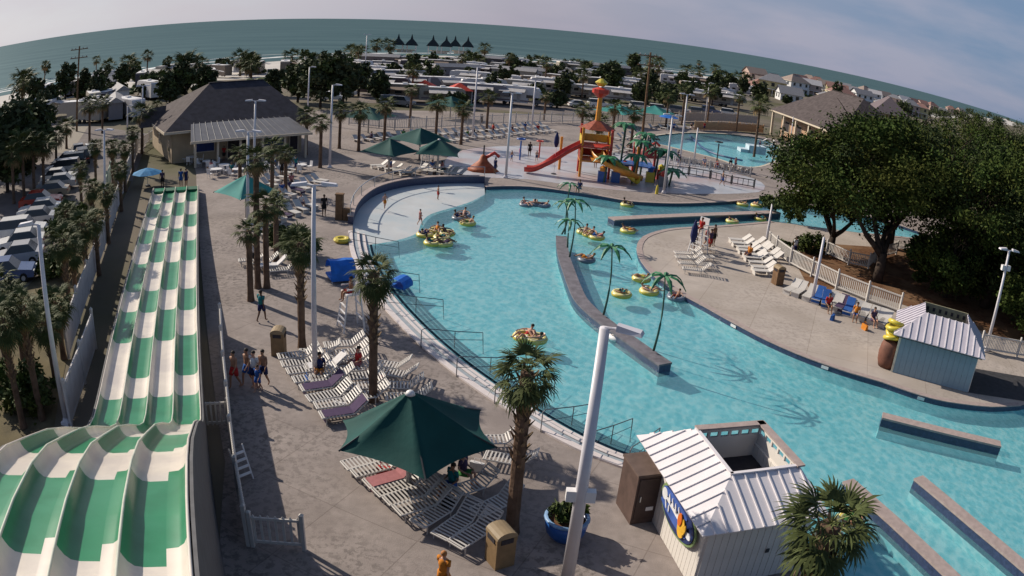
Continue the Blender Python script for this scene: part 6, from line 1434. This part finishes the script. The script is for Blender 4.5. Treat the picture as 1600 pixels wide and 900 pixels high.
P_ = [((1082,392),'stand',2,'navy','navy','person in navy left of the lifeguard stand',.2),((1108,392),'stand',1,'red','purple','person in purple just right of the lifeguard stand',.9),((368,606),'walk',1,'red',None,'barechested person in red shorts, left of the walking group on the walkway',-.4),((388,602),'walk',1,'blue',None,'barechested person in blue shorts, middle of the walking group',-.5),((399,606),'stand',0,'navy','white','person in a white shirt and navy shorts in the walking group',-.3),((413,604),'walk',1,'navy',None,'person in dark shorts at the right of the walking group',-.2),((404,612),'walk',0,'blue','blue','child in blue at the front of the walking group',-.3),
 ((409,503),'walk',2,'navy','teal','person in a teal shirt walking alone past the bin',2.8),((283,292),'stand',2,'blue','blue','person in bright blue at the slide end, left of the pair',.3),((291,292),'stand',1,'navy','navy','person in navy at the slide end, right of the pair',1.2),((254,294),'stand',2,'black','purple','person in purple beside the teal parasol',.2),((388,408),'stand',2,'black','black','person in black at the foot of the twin headed light pole',2),((398,418),'walk',2,'black','white','person in a white shirt walking by the slim palms',1),
 ((506,338),'stand',2,'black','black','person in black left of the totem post',.5),((494,330),'stand',1,'navy','grey','x',1),((773,272),'stand',2,'navy','navy','adult in navy watching the splash pad dragon',2.2),((799,252),'walk',1,'blue',None,'child in blue shorts on the splash pad left of the light pole',1),((812,246),'stand',1,'red','red','child in red on the splash pad',2),((827,244),'stand',2,'black','black','person in black in the middle of the splash pad',0),((838,252),'walk',1,'navy',None,'child running on the splash pad near the hoop',3),
 ((1102,388),'walk',1,'navy','pink','person in pink walking past the lifeguard stand',1.2),((1114,384),'stand',2,'black',None,'tanned person in black shorts right of the lifeguard stand',.6),((1140,268),'stand',2,'black','black','person in black at the near rim of the round pool',.4),((1148,266),'stand',1,'navy','pink','person in pink at the near rim of the round pool',.8),((1060,262),'stand',1,'navy','purple','person in purple beside the light pole left of the round pool',-1),((1128,290),'walk',1,'blue',None,'barechested person in blue shorts by the dark railing',1.5),
 ((623,728),'stand',2,'black','black','person dressed in black at the edge of the big canopy',.8),((1186,236),'stand',1,'purple','navy','person in navy at the right end of the round pool',2),((1208,232),'walk',1,'navy','white','person in white walking to the bath house',2),((601,326),'walk',0,'orange',None,'child in orange shorts on the shallow entry, left',.5),((684,312),'stand',1,'red',None,'child in red shorts on the shallow entry under the wall',2),((656,352),'walk',0,'pink','pink','child in pink wading at the edge of the shallow entry',2),
 ((752,196),'stand',2,'black','black','person in black behind the splash pad fence loungers',1),((770,212),'walk',1,'navy','red','person in red walking along the lounger row',1.6),((440,276),'stand',2,'black','black','person in black below the porch',0),((428,262),'stand',1,'blue','white','person in white near the pavilion window',3),((462,270),'walk',1,'navy','teal','person in teal among the porch loungers',1),((350,252),'stand',2,'black','red','person in red in the porch doorway',0),((1240,402),'stand',2,'navy','white','person in a white shirt behind the curved fence',.5),
 ((1070,226),'stand',0,'red',None,'x',0),((1052,206),'stand',1,'navy','blue','person in blue under the bright blue parasol',0),((1100,205),'stand',1,'navy','red','person in red behind the round pool',.3),((985,260),'walk',1,'blue',None,'child in blue shorts right of the yellow slide',1),((1000,268),'walk',0,'green','green','child in green running over the splash pad',2),((930,262),'stand',1,'navy','orange','adult in orange beside the play tower',0)]
for b, kind, s_, bt, tp, l, a in P_:
    if l == 'x': continue
    ch = 'child' in l
    person(G(*b), a, kind, sk[s_], Mc(bt), Mc(tp) if tp else None, l, s=.72 if ch else 1.0)
person(G(692, 927), 2.6, 'walk', skinA_m, Mc('orange'), Mc('orange'), 'child in orange whose head just enters at the bottom edge', hair=mat('orange_hair', (.40, .16, .05), .7), s=.95)
g = G(1090, 395); person(g+Vector((0, -.1, 1.48)), -.8, 'sit', skinB_m, Mc('red'), Mc('red'), 'lifeguard in red sitting on the white peninsula stand')
g = G(548, 513); person(g+Vector((0, 0, 1.48)), -1.0, 'sit', skinB_m, Mc('red'), None, 'lifeguard in red shorts sitting on the tall stand by the palm')
rnd = random.Random(77)
cn = ['navy', 'blue', 'red', 'purple', 'teal', 'white', 'black', 'pink', 'orange', 'green']
def seated(b, rz, label, grp): 
    c1, c2 = rnd.choice(cn), rnd.choice(cn); person(G(*b)+Vector((0, 0, -.03)), rz, 'sit', rnd.choice(sk), Mc(c1), Mc(c2), label % c2, group=grp)
spots = [((650,728),'person in %s seated on a lounger at the lit edge of the big canopy'),((706,770),'person in %s seated in the shade right of the canopy mast'),((722,752),'person in %s seated near the pool side of the canopy'),((500,590),'person in %s seated beside the purple towel'),((560,580),'person in %s seated left of the tall palm trunk'),((1292,486),'person in %s on the fence loungers near the short pole'),((1335,500),'person in %s on the middle fence loungers'),((1362,508),'person in %s on the fence loungers nearest the far kiosk'),((1170,405),'person in %s in the peninsula lounger fan'),((440,305),'person in %s on the second group of porch loungers'),((470,325),'person in %s seated by the far walkway'),((610,266),'person in %s under the left small canopy'),((690,270),'person in %s under the white trimmed canopy'),((675,268),'another person in %s under the white trimmed canopy'),((740,214),'person in %s left in the splash pad rim loungers'),((800,208),'person in %s midway in the splash pad rim loungers'),((840,206),'person in %s at the right of the splash pad rim loungers'),((985,232),'person in %s behind the spray tower'),((1080,202),'person in %s beyond the round pool'),((1140,203),'person in %s beyond the right part of the round pool'),((1100,260),'person in %s on the near side of the round pool'),((905,300),'person in %s sitting on the pool edge below the play tower'),((730,216),'person in %s in the splash pad rim loungers beside the palm'),((770,206),'person in %s in the back row behind the splash pad'),((820,203),'person in %s at the far end of the back row'),((1015,228),'person in %s left of the round pool rim'),((1060,248),'person in %s by the light pole of the round pool'),((1120,264),'person in %s among the near round pool loungers'),((580,220),'person in %s behind the leftmost small canopy'),((630,216),'person in %s behind the middle small canopy'),((455,290),'person in %s midway below the porch'),((330,268),'person in %s at the round tables, left'),((362,272),'person in %s at the round tables, right')]
for b, l in spots: seated(b, rnd.uniform(-1.2, 1.2), l, None)
# ================================================================== inner tubes with riders
tubek = {}
def ring_mesh(m_):
    if m_.name not in tubek:
        q = MB(); q.torus(.46, .19, m_, 20, 9, (0, 0, .07), .85); a = q.mesh('ring', True); q = MB(); q.torus(.47, .165, mat('pale_tube_band', (.70, .66, .40), .4), 20, 6, (0, 0, .115), .75); b = q.mesh('top_band', True)
        h = []
        for s_ in (-1, 1): q = MB(); q.tube([(s_*.5, -.12, .22), (s_*.53, -.06, .29), (s_*.53, .06, .29), (s_*.5, .12, .22)], .016, white_m, 4); h.append(q.mesh('handle'))
        tubek[m_.name] = (a, b, h)
    return tubek[m_.name]
yg = mat('tube_lime', (.55, .52, .12), .35, .5); gt = mat('tube_slate', (.16, .19, .24), .35, .5, var=.2)
TB = [((664,368),'y'),((683,362),'y'),((698,366),'y'),((676,381),'y'),((694,382),'l'),((690,373),'y'),((718,342),'s'),((731,350),'y'),((724,338),'s'),((822,321),'s'),((836,320),'s'),((849,322),'s'),((980,321),'y'),((1160,320),'y'),((1182,322),'y'),((1144,347),'l'),((981,362),'y'),((913,364),'l'),((932,372),'y'),((922,368),'y'),((916,407),'s'),((971,461),'y'),((1002,437),'y'),((1014,457),'y'),((1057,466),'s'),((820,528),'y'),((836,531),'l'),((968,528),'w'),((1293,842),'y'),((1327,818),'y'),((1188,343),'y')]
where_ = None
where = ['left end of the raft of riders near the shallow entry','back of the raft of riders near the shallow entry','right end of the raft of riders','front left of the raft of riders','front right of the raft of riders','middle of the raft of riders','left of the trio right of the raft','front of the trio right of the raft','back of the trio right of the raft','left of three in the far pool','middle of three in the far pool','right of three in the far pool','alone under the far pool edge','far channel by the oak, left','far channel by the oak, right','channel between divider and peninsula','alone just above the peninsula tip','left of three by the metal palms','right of three by the metal palms','middle of three by the metal palms','alone beside the palm island','left of the leaning palm cluster','back of the leaning palm cluster','right of the leaning palm cluster','nearest the peninsula wall in the channel','left of the pair above the near palm crown','right of the pair above the near palm crown','against the palm island behind the closest pole','left of the pair by the bushy palm','right of the pair by the bushy palm','in the channel end under the oak']
cc_ = {'y': ('yellow', yellow_m), 'l': ('lime', yg), 's': ('slate blue', gt), 'w': ('white', white_m)}
for i, ((x, y), c) in enumerate(TB):
    a = rnd.uniform(0, 6.28); g = G(x, y, WL+.03); nm, m_ = cc_[c]; ra_, rb_, hh = ring_mesh(m_)
    r = empty('inner_tube', g, a, '%s inner tube, %s' % (nm, where[i]), 'inner tube', 'inner tubes on the water'); put('ring', ra_, r)
    if c in 'yl': put('top_band', rb_, r)
    for h in hh: put('handle', h, r)
    c1, c2 = rnd.choice(cn), rnd.choice(cn); swim = rnd.random() < .45; s_ = rnd.choice((1, .95, .8, 1))
    person(g+Vector((0, 0, .07)), a, 'float', rnd.choice((skinA_m, skinB_m, skinB_m, skinA_m, skinC_m)), 'swim' if swim else Mc(c1), Mc(c2) if swim else (Mc(c2) if rnd.random() < .3 else None), 'rider in %s, %s tube, %s' % (c2 if swim else c1, nm, where[i]), s=s_, group='riders in inner tubes', hair=rnd.choice((hair_m, hair_m, hair2_m)))
# bags near the loungers
for i, (p, c, l) in enumerate([((600,742),'red','red bag by the sunlit lounger row'),((700,790),'black','black bag in the canopy shade'),((480,600),'blue','blue bag at the walkway loungers'),((530,640),'white','white bag below the walkway loungers'),((1300,500),'blue','blue bag before the fence loungers'),((1350,515),'orange','orange bag before the fence loungers'),((745,735),'white','white bag near the pool steps'),((590,600),'pink','pink bag beside the tall palm')]):
    r = empty('beach_bag', G(*p), i, l, 'bag'); q = MB(); q.hexa([(-.22, -.11, 0), (.22, -.11, 0), (.22, .11, 0), (-.22, .11, 0)], [(-.26, -.07, .34), (.26, -.07, .34), (.26, .07, .34), (-.26, .07, .34)], Mc(c)); q.build('body', r)
    q = MB(); q.tube([(-.14, 0, .33), (-.10, 0, .5), (.10, 0, .5), (.14, 0, .33)], .014, Mc(c), 4); q.build('handle', r)
